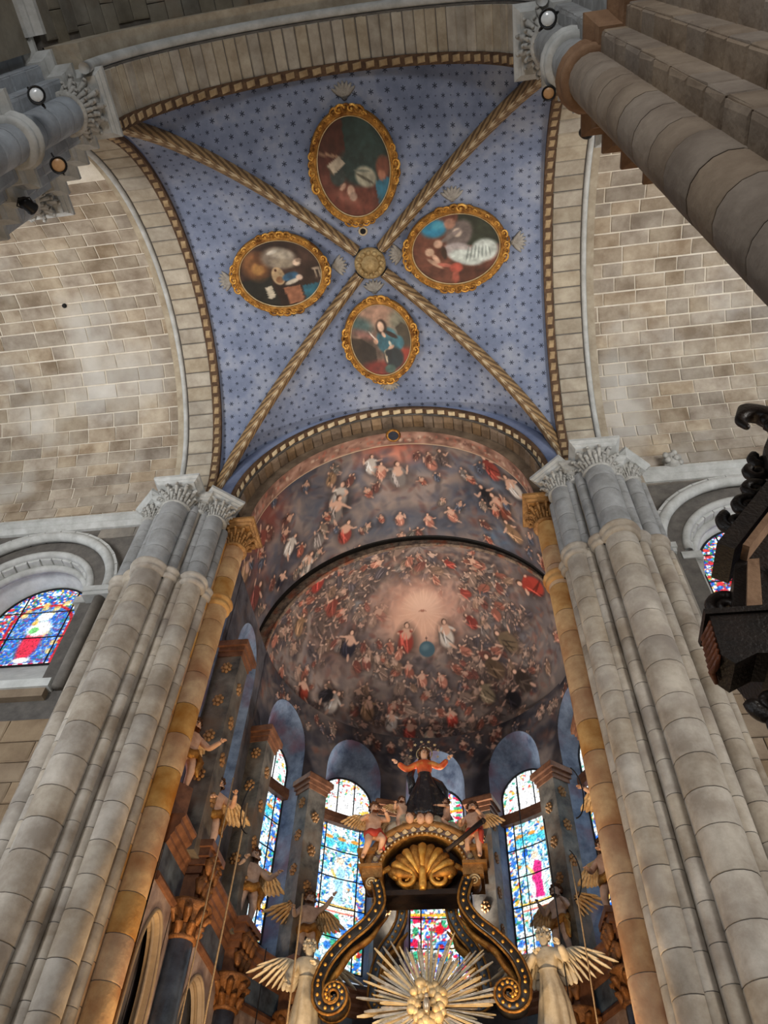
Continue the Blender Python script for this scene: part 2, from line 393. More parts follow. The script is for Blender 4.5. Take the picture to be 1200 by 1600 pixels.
# ---- crossing vault with blue starred webs
V = []; F = []
mb = MB(); extrude(mb, [(-4.4, 0.8), (4.4, 0.8), (4.4, 9.2), (-4.4, 9.2)], 17.35, 17.6)
ceil = mb.build('ceiling', M['mortar']); struct(ceil, 'blue vault sown with dark stars over the crossing')
def web(kind, sgn):
    n, m = 49, 20; t = np.linspace(0.0, PI, n); V = []; UV = []
    for ti in t:
        c_, s_ = math.cos(ti), math.sin(ti)
        for k in np.linspace(0, 1, m):
            q = abs(c_) + (1.0-abs(c_))*k; z = SP + CR*s_
            if kind == 'y': V.append((VA*c_, CY + sgn*VB*q, z)); UV.append((VB*q, VA*ti))
            else: V.append((sgn*VA*q, CY + VB*c_, z)); UV.append((VA*q, VB*ti))
    return mk('vault_web', V, grid_faces(n, m), M['stars'], ceil, True, uv=UV)
for kind in 'yx':
    for sgn in (-1, 1): web(kind, sgn)
# diagonal ribs
def rib(sx, sy):
    n = 40; V = []; UV = []; s = 0; prev = None
    prof = [(-0.11, 0.06), (-0.11, -0.06), (-0.066, -0.09), (-0.05, -0.14), (0, -0.16), (0.05, -0.14), (0.066, -0.09), (0.11, -0.06), (0.11, 0.06)]
    side = Vector((-sy*VB, sx*VA, 0)).normalized()
    for t in np.linspace(0.02, PI/2-0.07, n):
        c_, s_ = math.cos(t), math.sin(t); p = Vector((sx*VA*c_, CY+sy*VB*c_, SP+CR*s_))
        nr = Vector((sx*VA*c_/VA**2, sy*VB*c_/VB**2, s_/CR)).normalized()
        if prev is not None: s += (p-prev).length
        prev = p
        for a, b in prof: V.append(p + side*a + nr*b); UV.append((s, a/0.11))
    mk('rib', V, grid_faces(n, len(prof)), M['rib'], ceil, False, uv=UV)
for sx in (-1, 1):
    for sy in (-1, 1): rib(sx, sy)
bz = SP+CR
mb = MB(); mb.lathe([(0.20, 0.02), (0.30, -0.06), (0.31, -0.13), (0.25, -0.17), (0.17, -0.15), (0.15, -0.21), (0.08, -0.25), (0.02, -0.26)], (0, CY, bz), 24)
for k in range(12): mb.ball((0.225*math.cos(k*PI/6), CY+0.225*math.sin(k*PI/6), bz-0.17), (0.05, 0.05, 0.035), 8, 5)
mb.build('boss', M['boss_gold'], ceil, True)
mb = MB(); mb.lathe([(0.09, 0.05), (0.09, -0.015), (0.06, -0.03), (0.055, 0.0)], (-0.06, 4.45, bz), 14); mb.build('rope_hole_collar', M['cream'], ceil, True)
mb = MB(); mb.lathe([(0.055, 0.03), (0.055, -0.02)], (-0.06, 4.45, bz), 12); mb.build('rope_hole', M['groove'], ceil)
# painted bands along the four arches: dark fillet with raised cream motifs
def edge_band(plane, ax, c, rx, rz, nb, out, mat2='cream'):
    mb = MB(); w0, w1 = (ax, ax+0.17*out) if out > 0 else (ax+0.17*out, ax)
    mb.sweep(arch_frames(plane, 0, c, rx, rz, SP, 0, 180, 60), [(0.03, w0), (0.03, w1), (-0.05, w1), (-0.05, w0)])
    b = mb.build('painted_band', M['band_dark'], ceil)
    mb = MB(); e_ = 0.01 if out > 0 else -0.01
    mb.sweep(arch_frames(plane, 0, c, rx, rz, SP, 0, 180, 60), [(-0.05, w0+e_), (-0.05, w1+e_), (-0.5, w1+e_), (-0.5, w0+e_)]); mb.build('blue_fillet', M['blue_plaster'], ceil, True)
    for k in range(nb):
        a0 = PI*(k+0.18)/nb; a1 = PI*(k+0.82)/nb; V = []
        for d, ins in ((0.03, 0), (0.05, 0.012)):
            for a, dd in ((a0+ins, w0+0.025+ins), (a1-ins, w0+0.045+ins), (a1-ins, w1-0.025-ins), (a0+ins, w1-0.045-ins)):
                p, q = c+(rx-d)*math.cos(a), SP+(rz-d)*math.sin(a); V.append((dd, p, q) if plane == 'x' else (p, dd, q))
        mk('band_motif', V, [(0,1,5,4),(1,2,6,5),(2,3,7,6),(3,0,4,7),(4,5,6,7)], M[mat2], b)
edge_band('y', 8.34, 0.0, 3.06, 3.04, 38, 1)
edge_band('y', 1.76, -0.1, 2.98, 3.04, 40, -1, 'tan')
edge_band('x', -3.46, CY, 3.30, 3.04, 44, -1, 'tan')
edge_band('x', 3.36, CY, 3.30, 3.04, 44, 1, 'tan')

# ---- arches round the crossing
tr = ribbon('trim_1', 'y', -0.1, 3.0, 3.05, SP, 0, 180, 50, 0.95, 1.62, 'joint', None, 0.5); struct(tr, 'stone arch between the nave and the star vault')
voussoirs(tr, 'arch_stone', 'y', -0.1, 2.98, 3.03, SP, 0, 180, 46, 0.98, 1.60, 0.02)
mb = MB(); mb.sweep(arch_frames('y', 0.88, -0.1, 3.06, 3.12, SP, -5, 185, 60), circ(0.075, 12)); mb.build('roll_moulding', M['pale_stone'], tr, True)
mb = MB(); mb.sweep(arch_frames('y', 0, -0.1, 3.14, 3.26, SP, 0, 180, 60), [(0, 0.60), (0, 0.96), (-0.5, 0.96), (-0.5, 0.60)]); mb.build('outer_order', M['arch_stone'], tr)
for i, sg in ((2, -1), (3, 1)):
    x0 = -3.63 if sg < 0 else 3.53; x1 = x0 + sg*0.66; lo, hi = min(x0, x1), max(x0, x1)
    tr = ribbon(f'trim_{i}', 'x', CY, 3.34, 3.08, SP, 0, 180, 50, lo, hi, 'joint', None, 0.45)
    struct(tr, 'stone arch from the star vault to the %s transept' % ('left' if sg < 0 else 'right'))
    voussoirs(tr, 'arch_stone', 'x', CY, 3.32, 3.06, SP, 0, 180, 34, lo+0.01, hi-0.12 if sg > 0 else hi-0.01, 0.02) if sg > 0 else voussoirs(tr, 'arch_stone', 'x', CY, 3.32, 3.06, SP, 0, 180, 34, lo+0.12, hi-0.01, 0.02)
    xe = x1 - sg*0.055
    mb = MB(); mb.sweep(arch_frames('x', xe, CY, 3.32, 3.06, SP, 0, 180, 60), circ(0.05, 8)); mb.build('roll_moulding', M['pale_stone'], tr, True)
    # second order, a little higher, towards the transept
    y0, y1 = (x1-0.16, x1) if sg < 0 else (x1, x1+0.16)
    mb = MB(); mb.sweep(arch_frames('x', 0, CY, 3.42, 3.18, SP, 0, 180, 60), [(0, y0), (0, y1), (-0.4, y1), (-0.4, y0)]); mb.build('outer_order', M['arch_stone'], tr)
    # transept barrel vault with its courses
    u0, u1 = (-10.2, -4.40) if sg < 0 else (4.30, 9.8)
    cv = ribbon('ceiling', 'x', CY, 3.56, 3.34, SP, 0, 180, 60, u0, u1, 'mortar', None, 0.3)
    struct(cv, 'coursed stone barrel vault over the %s transept' % ('left' if sg < 0 else 'right'))
    barrel_stones(cv, 'vault_stone', 'x', CY, 3.55, 3.33, SP, 1, 128, 0.285, u0, u1, 0.56)
    # string course at the springing of the barrel, east wall
    mb = MB(); sgn = 1
    xs = (-10.2, -4.75) if sg < 0 else (4.75, 9.8)
    mb.add([(x, y, z) for x in xs for y, z in ((8.75, 13.42), (8.60, 13.42), (8.52, 13.50), (8.52, 13.54), (8.45, 13.58), (8.45, 13.68), (8.75, 13.68))],
           [(i_, (i_+1) % 7, 7+(i_+1) % 7, 7+i_) for i_ in range(7)] + [tuple(range(7)), tuple(range(13, 6, -1))])
    t2 = mb.build(f'trim_{i+2}', M['pale_stone']); struct(t2, 'moulded string course along the %s transept wall' % ('left' if sg < 0 else 'right'))
# east arch: two orders, brown stone and painted
tr = ribbon('trim_6', 'y', 0.0, 3.0, 2.98, SP, 0, 180, 50, 8.48, 8.80, 'joint', None, 0.6); struct(tr, 'brown stone arch in front of the sanctuary')
M['brown_arch'] = pm('brown_arch', (98,80,62), (138,116,92), 3.0, rand=0.14, bump=0.3)
voussoirs(tr, 'brown_arch', 'y', 0.0, 2.96, 2.94, SP, 0, 180, 40, 8.50, 8.80, 0.02)
# nave barrel vault
cv = ribbon('ceiling', 'y', -0.1, 3.62, 3.52, SP, 0, 180, 60, -9.0, 0.66, 'joint', None, 0.3); struct(cv, 'dark stone barrel vault of the nave')
barrel_stones(cv, 'nave_stone', 'y', -0.1, 3.60, 3.50, SP, 4, 176, 0.30, -1.2, 0.62, 0.62, gap=0.012, depth=0.03)

# nave walls behind the near piers and the west walls of the transepts
for sg, nm in ((-1, 'left'), (1, 'right')):
    x = sg*3.72-0.1; mb = MB(); mb.box((min(x, x+sg*0.9), -9.0, 0), (max(x, x+sg*0.9), 0.62, SP)); wn_ = mb.build(f'wall_nave_{nm}', M['nave_stone']); struct(wn_, f'{nm} wall of the nave with its moulded cornice')
    mb = MB(); P_ = [(x, -9.0), (x, 0.45)] if sg < 0 else [(x, 0.45), (x, -9.0)]
    cornice(mb, P_, [(-0.02, 13.36), (0.05, 13.36), (0.09, 13.45), (0.09, 13.5), (0.18, 13.56), (0.18, 13.66), (-0.02, 13.66)]); mb.build('cornice', M['pale_stone'], wn_)
    mb = MB(); mb.box((min(sg*5.3, sg*10.2), 1.3, 0), (max(sg*5.3, sg*10.2), 1.55, SP)); o_ = mb.build(f'wall_transept_west_{nm}', M['wall_stone']); struct(o_, f'west wall of the {nm} transept')
# ------------------------------------------------------------------ piers
SHAFT = {}
def drum_mesh(mat):
    if mat not in SHAFT:
        mb = MB(); mb.lathe([(0.985, 0.0), (1.0, 0.03), (1.0, 0.97), (0.985, 1.0)], n=18)
        me = bpy.data.meshes.new('drum'); me.from_pydata([tuple(v) for v in np.concatenate(mb.V)], [], mb.F)
        me.polygons.foreach_set('use_smooth', [len(f) == 4 for f in mb.F]); me.materials.append(M[mat]); SHAFT[mat] = me
    return SHAFT[mat]
def shaft(parent, x, y, r, z0, z1, mat_low, mat_up, zsplit, dh, base=0.0):
    """a shaft is a thin dark core with its drums around it"""
    mb = MB(); mb.lathe([(r*0.955, base), (r*0.955, z1)], (x, y, 0), 14); core = mb.build('shaft', M['joint'], parent, True, world=True)
    z = z0
    while z < z1-0.02:
        h = min(dh*random.uniform(0.85, 1.15), z1-z)
        if z1 - (z+h) < 0.12: h = z1-z
        if abs(z+h-zsplit) < 0.2: h = zsplit-z
        m = mat_low if z+h/2 < zsplit else mat_up
        k = random.uniform(0.99, 1.01)
        inst(drum_mesh(m), 'drum', Matrix.Translation((x, y, z+0.004)) @ Matrix.Diagonal((r*k, r*k, h-0.010, 1)), core)
        z += h
def annulet(parent, x, y, r, z, mat):
    mb = MB(); mb.lathe([(r*0.9, -0.13), (r+0.03, -0.13), (r+0.055, -0.09), (r+0.055, -0.05), (r+0.03, -0.02), (r+0.06, 0.0), (r+0.085, 0.04), (r+0.07, 0.09), (r+0.02, 0.12), (r*0.9, 0.12)], (x, y, z), 20)
    return mb.build('annulet', M[mat], parent, True, world=True)
def capital(parent, x, y, r, z0, z1, half, ang, mat, abmat, depth=None, leafs=13):
    """bell with carved leaves under a moulded square abacus turned by ang; z1 is the top of the abacus"""
    ab = 0.20; zb = z1-ab; h = zb-z0; depth = depth or half
    mb = MB(); mb.lathe([(r*1.02, 0), (r*1.22, 0.02), (r*1.22, 0.05), (r*1.04, 0.08), (r*1.08, h*0.45), (r*1.35, h*0.8), (half*0.93, h*0.97), (half*0.93, h)], (x, y, z0), 16)
    b = mb.build('capital', M[mat], parent, True, world=True)
    for tier, (zz, rr, sc) in enumerate(((0.36, 1.12, 0.20), (0.60, 1.28, 0.22), (0.86, 1.52, 0.24))):
        for k in range(leafs):
            a = 2*PI*(k+0.5*tier)/leafs; q = r*rr; s_ = r*sc
            mb = MB(); cx, cy = x+q*math.cos(a), y+q*math.sin(a)
            mb.tube([(x+r*1.0*math.cos(a), y+r*1.0*math.sin(a), z0+h*(zz-0.36)), (x+q*0.96*math.cos(a), y+q*0.96*math.sin(a), z0+h*zz), (x+(q+s_*.7)*math.cos(a), y+(q+s_*.7)*math.sin(a), z0+h*(zz+0.08)), (x+(q+s_)*math.cos(a), y+(q+s_)*math.sin(a), z0+h*(zz-0.02))], [s_*0.5, s_*0.72, s_*0.6, s_*0.45], 6)
            mb.build('leaf', M[mat], b, True)
    mb = MB(); c_, s_ = math.cos(ang), math.sin(ang)
    def sq(e, z): return [(x+u*c_-v*s_, y+u*s_+v*c_, z) for u, v in ((-half-e, -depth-e), (half+e, -depth-e), (half+e, depth+e), (-half-e, depth+e))]
    V = sq(0, zb) + sq(0.0, zb+0.045) + sq(0.04, zb+0.075) + sq(0.04, zb+0.10) + sq(0.085, zb+0.135) + sq(0.085, z1)
    F = [(k*4+i, k*4+(i+1) % 4, k*4+4+(i+1) % 4, k*4+4+i) for k in range(5) for i in range(4)] + [(3, 2, 1, 0), (20, 21, 22, 23)]
    mb.add(V, F); mb.build('abacus', M[abmat], parent, world=True)
def east_pier(sg, label):
    p = empty('clustered_pier', (sg*3.9, 8.7, 0)); tag(p, label, 'column', 'clustered piers flanking the sanctuary')
    k = (lambda xl, xr: xl if sg < 0 else xr)
    ml, mu = 'pier_stone', 'pier_upper'
    mb = MB()
    pts = [(2.95, 9.15), (2.95, 8.80), (3.15, 8.80), (3.15, 8.50), (3.40, 8.50), (3.40, 8.32), (3.45, 8.32), (3.45, 8.16), (4.22, 8.16), (4.22, 8.36), (4.42, 8.36), (4.42, 8.5), (4.75, 8.5), (4.75, 9.15)]
    pl = [(sg*x + k(-0.08, 0), y) for x, y in pts]
    if sg < 0: pl = pl[::-1]
    extrude(mb, pl[::-1], 0, SP-0.02); mb.build('pier_core', M['pier_stone'], p, world=True)
    o = k(-0.09, 0.0)
    sh = [(3.86, 8.07, 0.255, 'm'), (3.545, 8.17, 0.10, 's'), (3.37, 8.30, 0.085, 's'), (3.20, 8.40, 0.185, 'm'), (3.10, 8.66, 0.115, 's'), (4.18, 8.18, 0.105, 's'), (4.44, 8.34, 0.155, 'm'), (4.66, 8.47, 0.07, 's')]
    for x, y, r, t in sh:
        X = sg*x + o; ztop = 13.0 if r > 0.1 else 13.15
        shaft(p, X, y, r, 2.4, ztop, ml, mu, 11.25, 0.46 if r > 0.15 else 0.40)
        if r > 0.09: annulet(p, X, y, r, 11.25, 'pier_stone')
    capital(p, sg*3.86+o, 8.10, 0.25, 12.98, 13.62, 0.36, 0, 'carved', 'pale_stone')
    capital(p, sg*3.20+o, 8.45, 0.19, 12.98, 13.62, 0.27, sg*-0.72, 'carved', 'pale_stone')
    capital(p, sg*4.44+o, 8.36, 0.15, 13.02, 13.62, 0.24, sg*0.75, 'carved', 'pale_stone')
    capital(p, sg*3.46+o, 8.26, 0.10, 13.06, 13.5, 0.16, 0, 'carved', 'carved', leafs=8)
    capital(p, sg*4.19+o, 8.24, 0.10, 13.06, 13.5, 0.15, 0, 'carved', 'pale_stone', leafs=8)
    # ochre shaft, patched orange-brown, towards the sanctuary, with a gilded capital
    X = sg*2.92 + k(-0.07, 0)
    shaft(p, X, 8.93, 0.20, 2.4, 12.72, 'ochre_stone', 'ochre_stone', 11.25, 0.55); annulet(p, X, 8.93, 0.19, 11.25, 'ochre_stone')
    capital(p, X-sg*0.02, 8.93, 0.20, 12.70, 13.32, 0.29, 0, 'gold_stone', 'gold_stone')
    shaft(p, sg*3.06+k(-.07, 0), 8.72, 0.06, 2.4, 13.0, 'ochre_stone', 'ochre_stone', 11.25, 0.5)
    return p
east_pier(-1, 'clustered stone pier with carved capitals on the left of the sanctuary')
east_pier(1, 'clustered stone pier with carved capitals on the right of the sanctuary')

def west_pier(sg, x0, label, zring, lo, up, trim, sr):
    p = empty('compound_pier', (sg*4.1, 1.35, 0)); tag(p, label, 'column', 'compound piers nearest the visitor')
    st = [(0.20, 0.37), (0.42, 0.56), (0.62, 0.74), (0.86, 0.92)]     # steps (away from the axis, half width)
    pl = []
    for (d, h), nx in zip(st, st[1:] + [(2.2, 0)]): pl += [(x0+sg*d, 1.35+h), (x0+sg*nx[0], 1.35+h)]
    poly = [(x, 2.70-y) for x, y in reversed(pl)] + [(x, y) for x, y in pl]
    if sg > 0: poly = poly[::-1]
    mb = MB(); extrude(mb, poly, 0, SP); core = mb.build('pier_core', M['joint'], p, world=True)
    # ashlar blocks on the stepped faces
    n = len(poly); zc = 2.6; courses = []
    while zc < 13.3:
        h = random.uniform(0.36, 0.5); courses.append((zc, min(h, 13.38-zc))); zc += h
    for i in range(n-1):
        a, b = np.array(poly[i]), np.array(poly[i+1]); d = b-a; l = np.linalg.norm(d)
        if l < 0.05 or l > 1.0: continue
        t = d/l; nr = np.array([t[1], -t[0]])
        for z, h in courses:
            m = lo if z < zring else up
            q = (a+b)/2
            stone(core, m, (q[0]+nr[0]*0.01, q[1]+nr[1]*0.01, z+h/2), (t[0], t[1], 0), (0, 0, 1), (nr[0], nr[1], 0), (l+0.03, h-0.008, 0.05), 'ashlar')
    for z, pr, mt in ((zring, 0.17, trim), (13.38, 0.17, 'pale_stone')):
        mb = MB(); cornice(mb, poly, [(-0.02, z-0.12), (pr*0.35, z-0.12), (pr*0.5, z-0.05), (pr*0.5, z-0.02), (pr, z+0.05), (pr, z+0.12), (-0.02, z+0.12)]); mb.build('impost_moulding', M[mt], p, world=True)
    shaft(p, x0+sg*0.10, 1.35, sr, 2.6, 13.0, lo, up, zring, 0.44)
    annulet(p, x0+sg*0.10, 1.35, sr+.02, zring, trim)
    capital(p, x0+sg*0.12, 1.35, sr+.01, 12.92, 13.62, 0.36, 0, 'carved', 'pale_stone')
    # column towards the transept arch
    shaft(p, x0+sg*1.22, 2.35, 0.25, 2.6, 13.0, lo, up, zring, 0.44); annulet(p, x0+sg*1.22, 2.35, 0.27, zring, trim)
    capital(p, x0+sg*1.22, 2.33, 0.24, 12.92, 13.62, 0.35, 0, 'carved', 'pale_stone')
    return p
wpL = west_pier(-1, -3.32, 'stepped pier, coloured as in bluish light, with round shaft at the top left corner', 11.25, 'west_pier_bluish_light', 'west_pier_bluish_light', 'pale_stone', 0.225)
wpR = west_pier(1, 2.92, 'stepped pier, coloured dark as in low light, with round shaft at the top right corner', 10.25, 'west_pier', 'pier_upper', 'west_trim', 0.235)
annulet(wpR, 3.02, 1.35, 0.255, 11.45, 'pale_stone')
# ------------------------------------------------------------------ painted surfaces: a small painter on arrays
def fbm(h, w, base, octv=5, seed=0, persist=0.55):
    r = np.random.default_rng(seed); out = np.zeros((h, w)); amp = 1; tot = 0
    for o in range(octv):
        gy, gx = max(2, int(base*(2**o)*h/w)+2), int(base*(2**o))+2; g = r.random((gy+1, gx+1))
        yy = np.linspace(0, gy-1e-6, h); xx = np.linspace(0, gx-1e-6, w); y0 = yy.astype(int); x0 = xx.astype(int)
        fy = (yy-y0)[:, None]; fx = (xx-x0)[None, :]; fy = fy*fy*(3-2*fy); fx = fx*fx*(3-2*fx)
        a = g[y0][:, x0]; b = g[y0][:, x0+1]; c = g[y0+1][:, x0]; d = g[y0+1][:, x0+1]
        out += amp*((a*(1-fx)+b*fx)*(1-fy)+(c*(1-fx)+d*fx)*fy); tot += amp; amp *= persist
    return out/tot
class Canvas:
    """colours on a rectangle u0..u1, v0..v1; row 0 is v0"""
    def __init__(s, u0, u1, v0, v1, w, h, bgc): 
        s.u0, s.u1, s.v0, s.v1, s.w, s.h = u0, u1, v0, v1, w, h; s.a = np.zeros((h, w, 3)) + np.asarray(bgc, float)
        s.stretch = None
    def px(s, u, v): return (u-s.u0)/(s.u1-s.u0)*(s.w-1), (v-s.v0)/(s.v1-s.v0)*(s.h-1)
    def ell(s, u, v, ru, rv, rot=0.0, col=(0,0,0), al=1.0, soft=0.35):
        k = s.stretch(v) if s.stretch else 1.0
        X, Y = s.px(u, v); sx = (s.w-1)/(s.u1-s.u0)*k; sy = (s.h-1)/(s.v1-s.v0); m = max(ru, rv)
        x0, x1 = int(max(0, X-m*sx*1.3-1)), int(min(s.w, X+m*sx*1.3+2)); y0, y1 = int(max(0, Y-m*sy*1.3-1)), int(min(s.h, Y+m*sy*1.3+2))
        if x1 <= x0 or y1 <= y0: return
        gx, gy = np.meshgrid((np.arange(x0, x1)-X)/sx, (np.arange(y0, y1)-Y)/sy); c, q = math.cos(rot), math.sin(rot)
        d = np.sqrt(((gx*c+gy*q)/ru)**2+((-gx*q+gy*c)/rv)**2); f = np.clip((1.0-d)/soft+0.5, 0, 1)[..., None]*al
        s.a[y0:y1, x0:x1] = s.a[y0:y1, x0:x1]*(1-f)+np.asarray(col, float)*f
    def stroke(s, p, q, r, col, al=1.0):
        k = s.stretch((p[1]+q[1])/2) if s.stretch else 1.0
        dx, dy = (q[0]-p[0])/k, q[1]-p[1]; l = math.hypot(dx, dy)
        s.ell((p[0]+q[0])/2, (p[1]+q[1])/2, l/2+r*0.6, r, math.atan2(dy, dx), col, al)
    def poly(s, pts, col, al=1.0):
        P = np.array([s.px(*p) for p in pts]); x0, y0 = np.maximum(P.min(0).astype(int), 0); x1, y1 = P.max(0).astype(int)+2
        gx, gy = np.meshgrid(np.arange(x0, min(x1, s.w)), np.arange(y0, min(y1, s.h))); ins = np.zeros(gx.shape, bool)
        for i in range(len(P)):
            a, b = P[i], P[(i+1) % len(P)]
            cnd = ((a[1] > gy) != (b[1] > gy)); xi = (b[0]-a[0])*(gy-a[1])/(b[1]-a[1]+1e-9)+a[0]; ins ^= cnd & (gx < xi)
        sub = s.a[y0:y0+gx.shape[0], x0:x0+gx.shape[1]]; sub[ins] = sub[ins]*(1-al)+np.asarray(col, float)*al
    def figure(s, u, v, h, robe, rnd, flesh=(198,158,136), ang=0.0, dark=(46,38,36)):
        """a draped or nude body of height h with its head towards +v turned by ang"""
        k = s.stretch(v) if s.stretch else 1.0
        c, q = math.cos(ang), math.sin(ang)
        def at(a, b): return (u+(a*c-b*q)*h*k, v+(a*q+b*c)*h)
        j = lambda x: (rnd.random()-0.5)*x
        s.ell(*at(0.03, -0.08), 0.36*h, 0.50*h, ang+j(.4), dark, 0.55, 0.7)
        hi = np.minimum(np.asarray(robe)*1.45+22, 235); lo = np.asarray(robe)*0.45
        s.ell(*at(j(.06), -0.18), 0.24*h, 0.34*h, ang+j(.6), robe, 0.95)
        s.ell(*at(j(.05), 0.10), 0.17*h, 0.20*h, ang+j(.5), np.asarray(robe)*0.9 if rnd.random() < 0.6 else flesh, 0.95)
        for _ in range(4):
            a0 = at(-0.15+j(.3), 0.05+j(.2)); b0 = at(j(.5), -0.42+j(.2)); s.stroke(a0, b0, 0.022*h, hi if rnd.random() < .55 else lo, 0.8)
        for sd in (-1, 1):
            sh = at(sd*0.13, 0.18); el = at(sd*(0.26+j(.12)), 0.08+j(.24)); ha = at(sd*(0.30+j(.36)), 0.16+j(.36))
            s.stroke(sh, el, 0.045*h, flesh if rnd.random() < .6 else robe, 0.95); s.stroke(el, ha, 0.035*h, flesh, 0.95)
        if rnd.random() < .6: s.stroke(at(0.06, -0.38), at(0.18+j(.3), -0.60+j(.1)), 0.045*h, flesh, 0.9)
        s.ell(*at(j(.06), 0.37), 0.085*h, 0.105*h, ang, (60,42,34), 0.95); s.ell(*at(j(.04), 0.355), 0.062*h, 0.082*h, ang, np.asarray(flesh)*1.05, 1.0)
    def sample(s, u, v):
        X, Y = s.px(np.asarray(u), np.asarray(v)); x0 = np.clip(X.astype(int), 0, s.w-2); y0 = np.clip(Y.astype(int), 0, s.h-2)
        fx = np.clip(X-x0, 0, 1)[..., None]; fy = np.clip(Y-y0, 0, 1)[..., None]; A = s.a
        c = (A[y0, x0]*(1-fx)+A[y0, x0+1]*fx)*(1-fy)+(A[y0+1, x0]*(1-fx)+A[y0+1, x0+1]*fx)*fy
        return lin(np.clip(c, 0, 255))

# ------------------------------------------------------------------ sanctuary: barrel, half dome, apse wall
AX, AY, AR = 0.28, 12.0, 3.35       # apse axis, centre and radius
BX, BZ, BR = 0.10, 13.06, 3.46      # painted barrel
def clouds(cv, base, octv, cols, seed):
    n = fbm(cv.h, cv.w, base, octv, seed); n = (n-n.min())/(n.max()-n.min()); t = np.clip((n-0.15)/0.7, 0, 1)[..., None]*(len(cols)-1)
    C_ = np.asarray(cols, float); i = np.clip(t.astype(int), 0, len(cols)-2)[..., 0]; f = t[..., 0]-i
    cv.a[:] = C_[i]*(1-f[..., None])+C_[i+1]*f[..., None]
rb = random.Random(3)
# soffit of the inner arch, painted
tr7 = MB(); tr7.sweep(arch_frames('y', 0, 0.0, 2.80, 3.02, 13.34, 0, 180, 60), [(0, 8.79), (0, 9.12), (-0.35, 9.12), (-0.35, 8.79)])
tr7 = tr7.build('trim_7', M['brown_arch']); struct(tr7, 'painted inner arch of the sanctuary')
cv = Canvas(0, 9.2, 8.8, 9.12, 460, 22, (146,112,98)); clouds(cv, 40, 4, [(96,70,60), (140,104,88), (176,140,122)], 21)
for _ in range(150): cv.ell(rb.uniform(0, 9.2), rb.uniform(8.86, 9.06), rb.uniform(.01, .04), rb.uniform(.02, .06), rb.uniform(0, 3), rb.choice([(206,180,156), (86,58,50), (170,96,76)]), 0.7)
cv.a[-2:] = (196,170,140)
A_ = np.radians(np.linspace(0, 180, 230)); D_ = np.linspace(8.795, 9.12, 12); AA, DD = np.meshgrid(A_, D_, indexing='ij')
V = np.stack([2.795*np.cos(AA), DD, 13.34+3.015*np.sin(AA)], -1).reshape(-1, 3)
mk('painted_soffit', V, grid_faces(230, 12), M['fresco'], tr7, True, col=cv.sample(AA*9.2/PI, DD).reshape(-1, 3))
mb = MB(); mb.lathe([(0.14, 0.02), (0.17, -0.02), (0.13, -0.05), (0.11, -0.02)], (0.0, 8.86, 16.36), 16); mb.build('medallion_rim', M['gold'], tr7, True)
mb = MB(); mb.lathe([(0.115, 0.0), (0.115, -0.035)], (0.0, 8.86, 16.36), 16); mb.build('medallion', M['navy'], tr7)

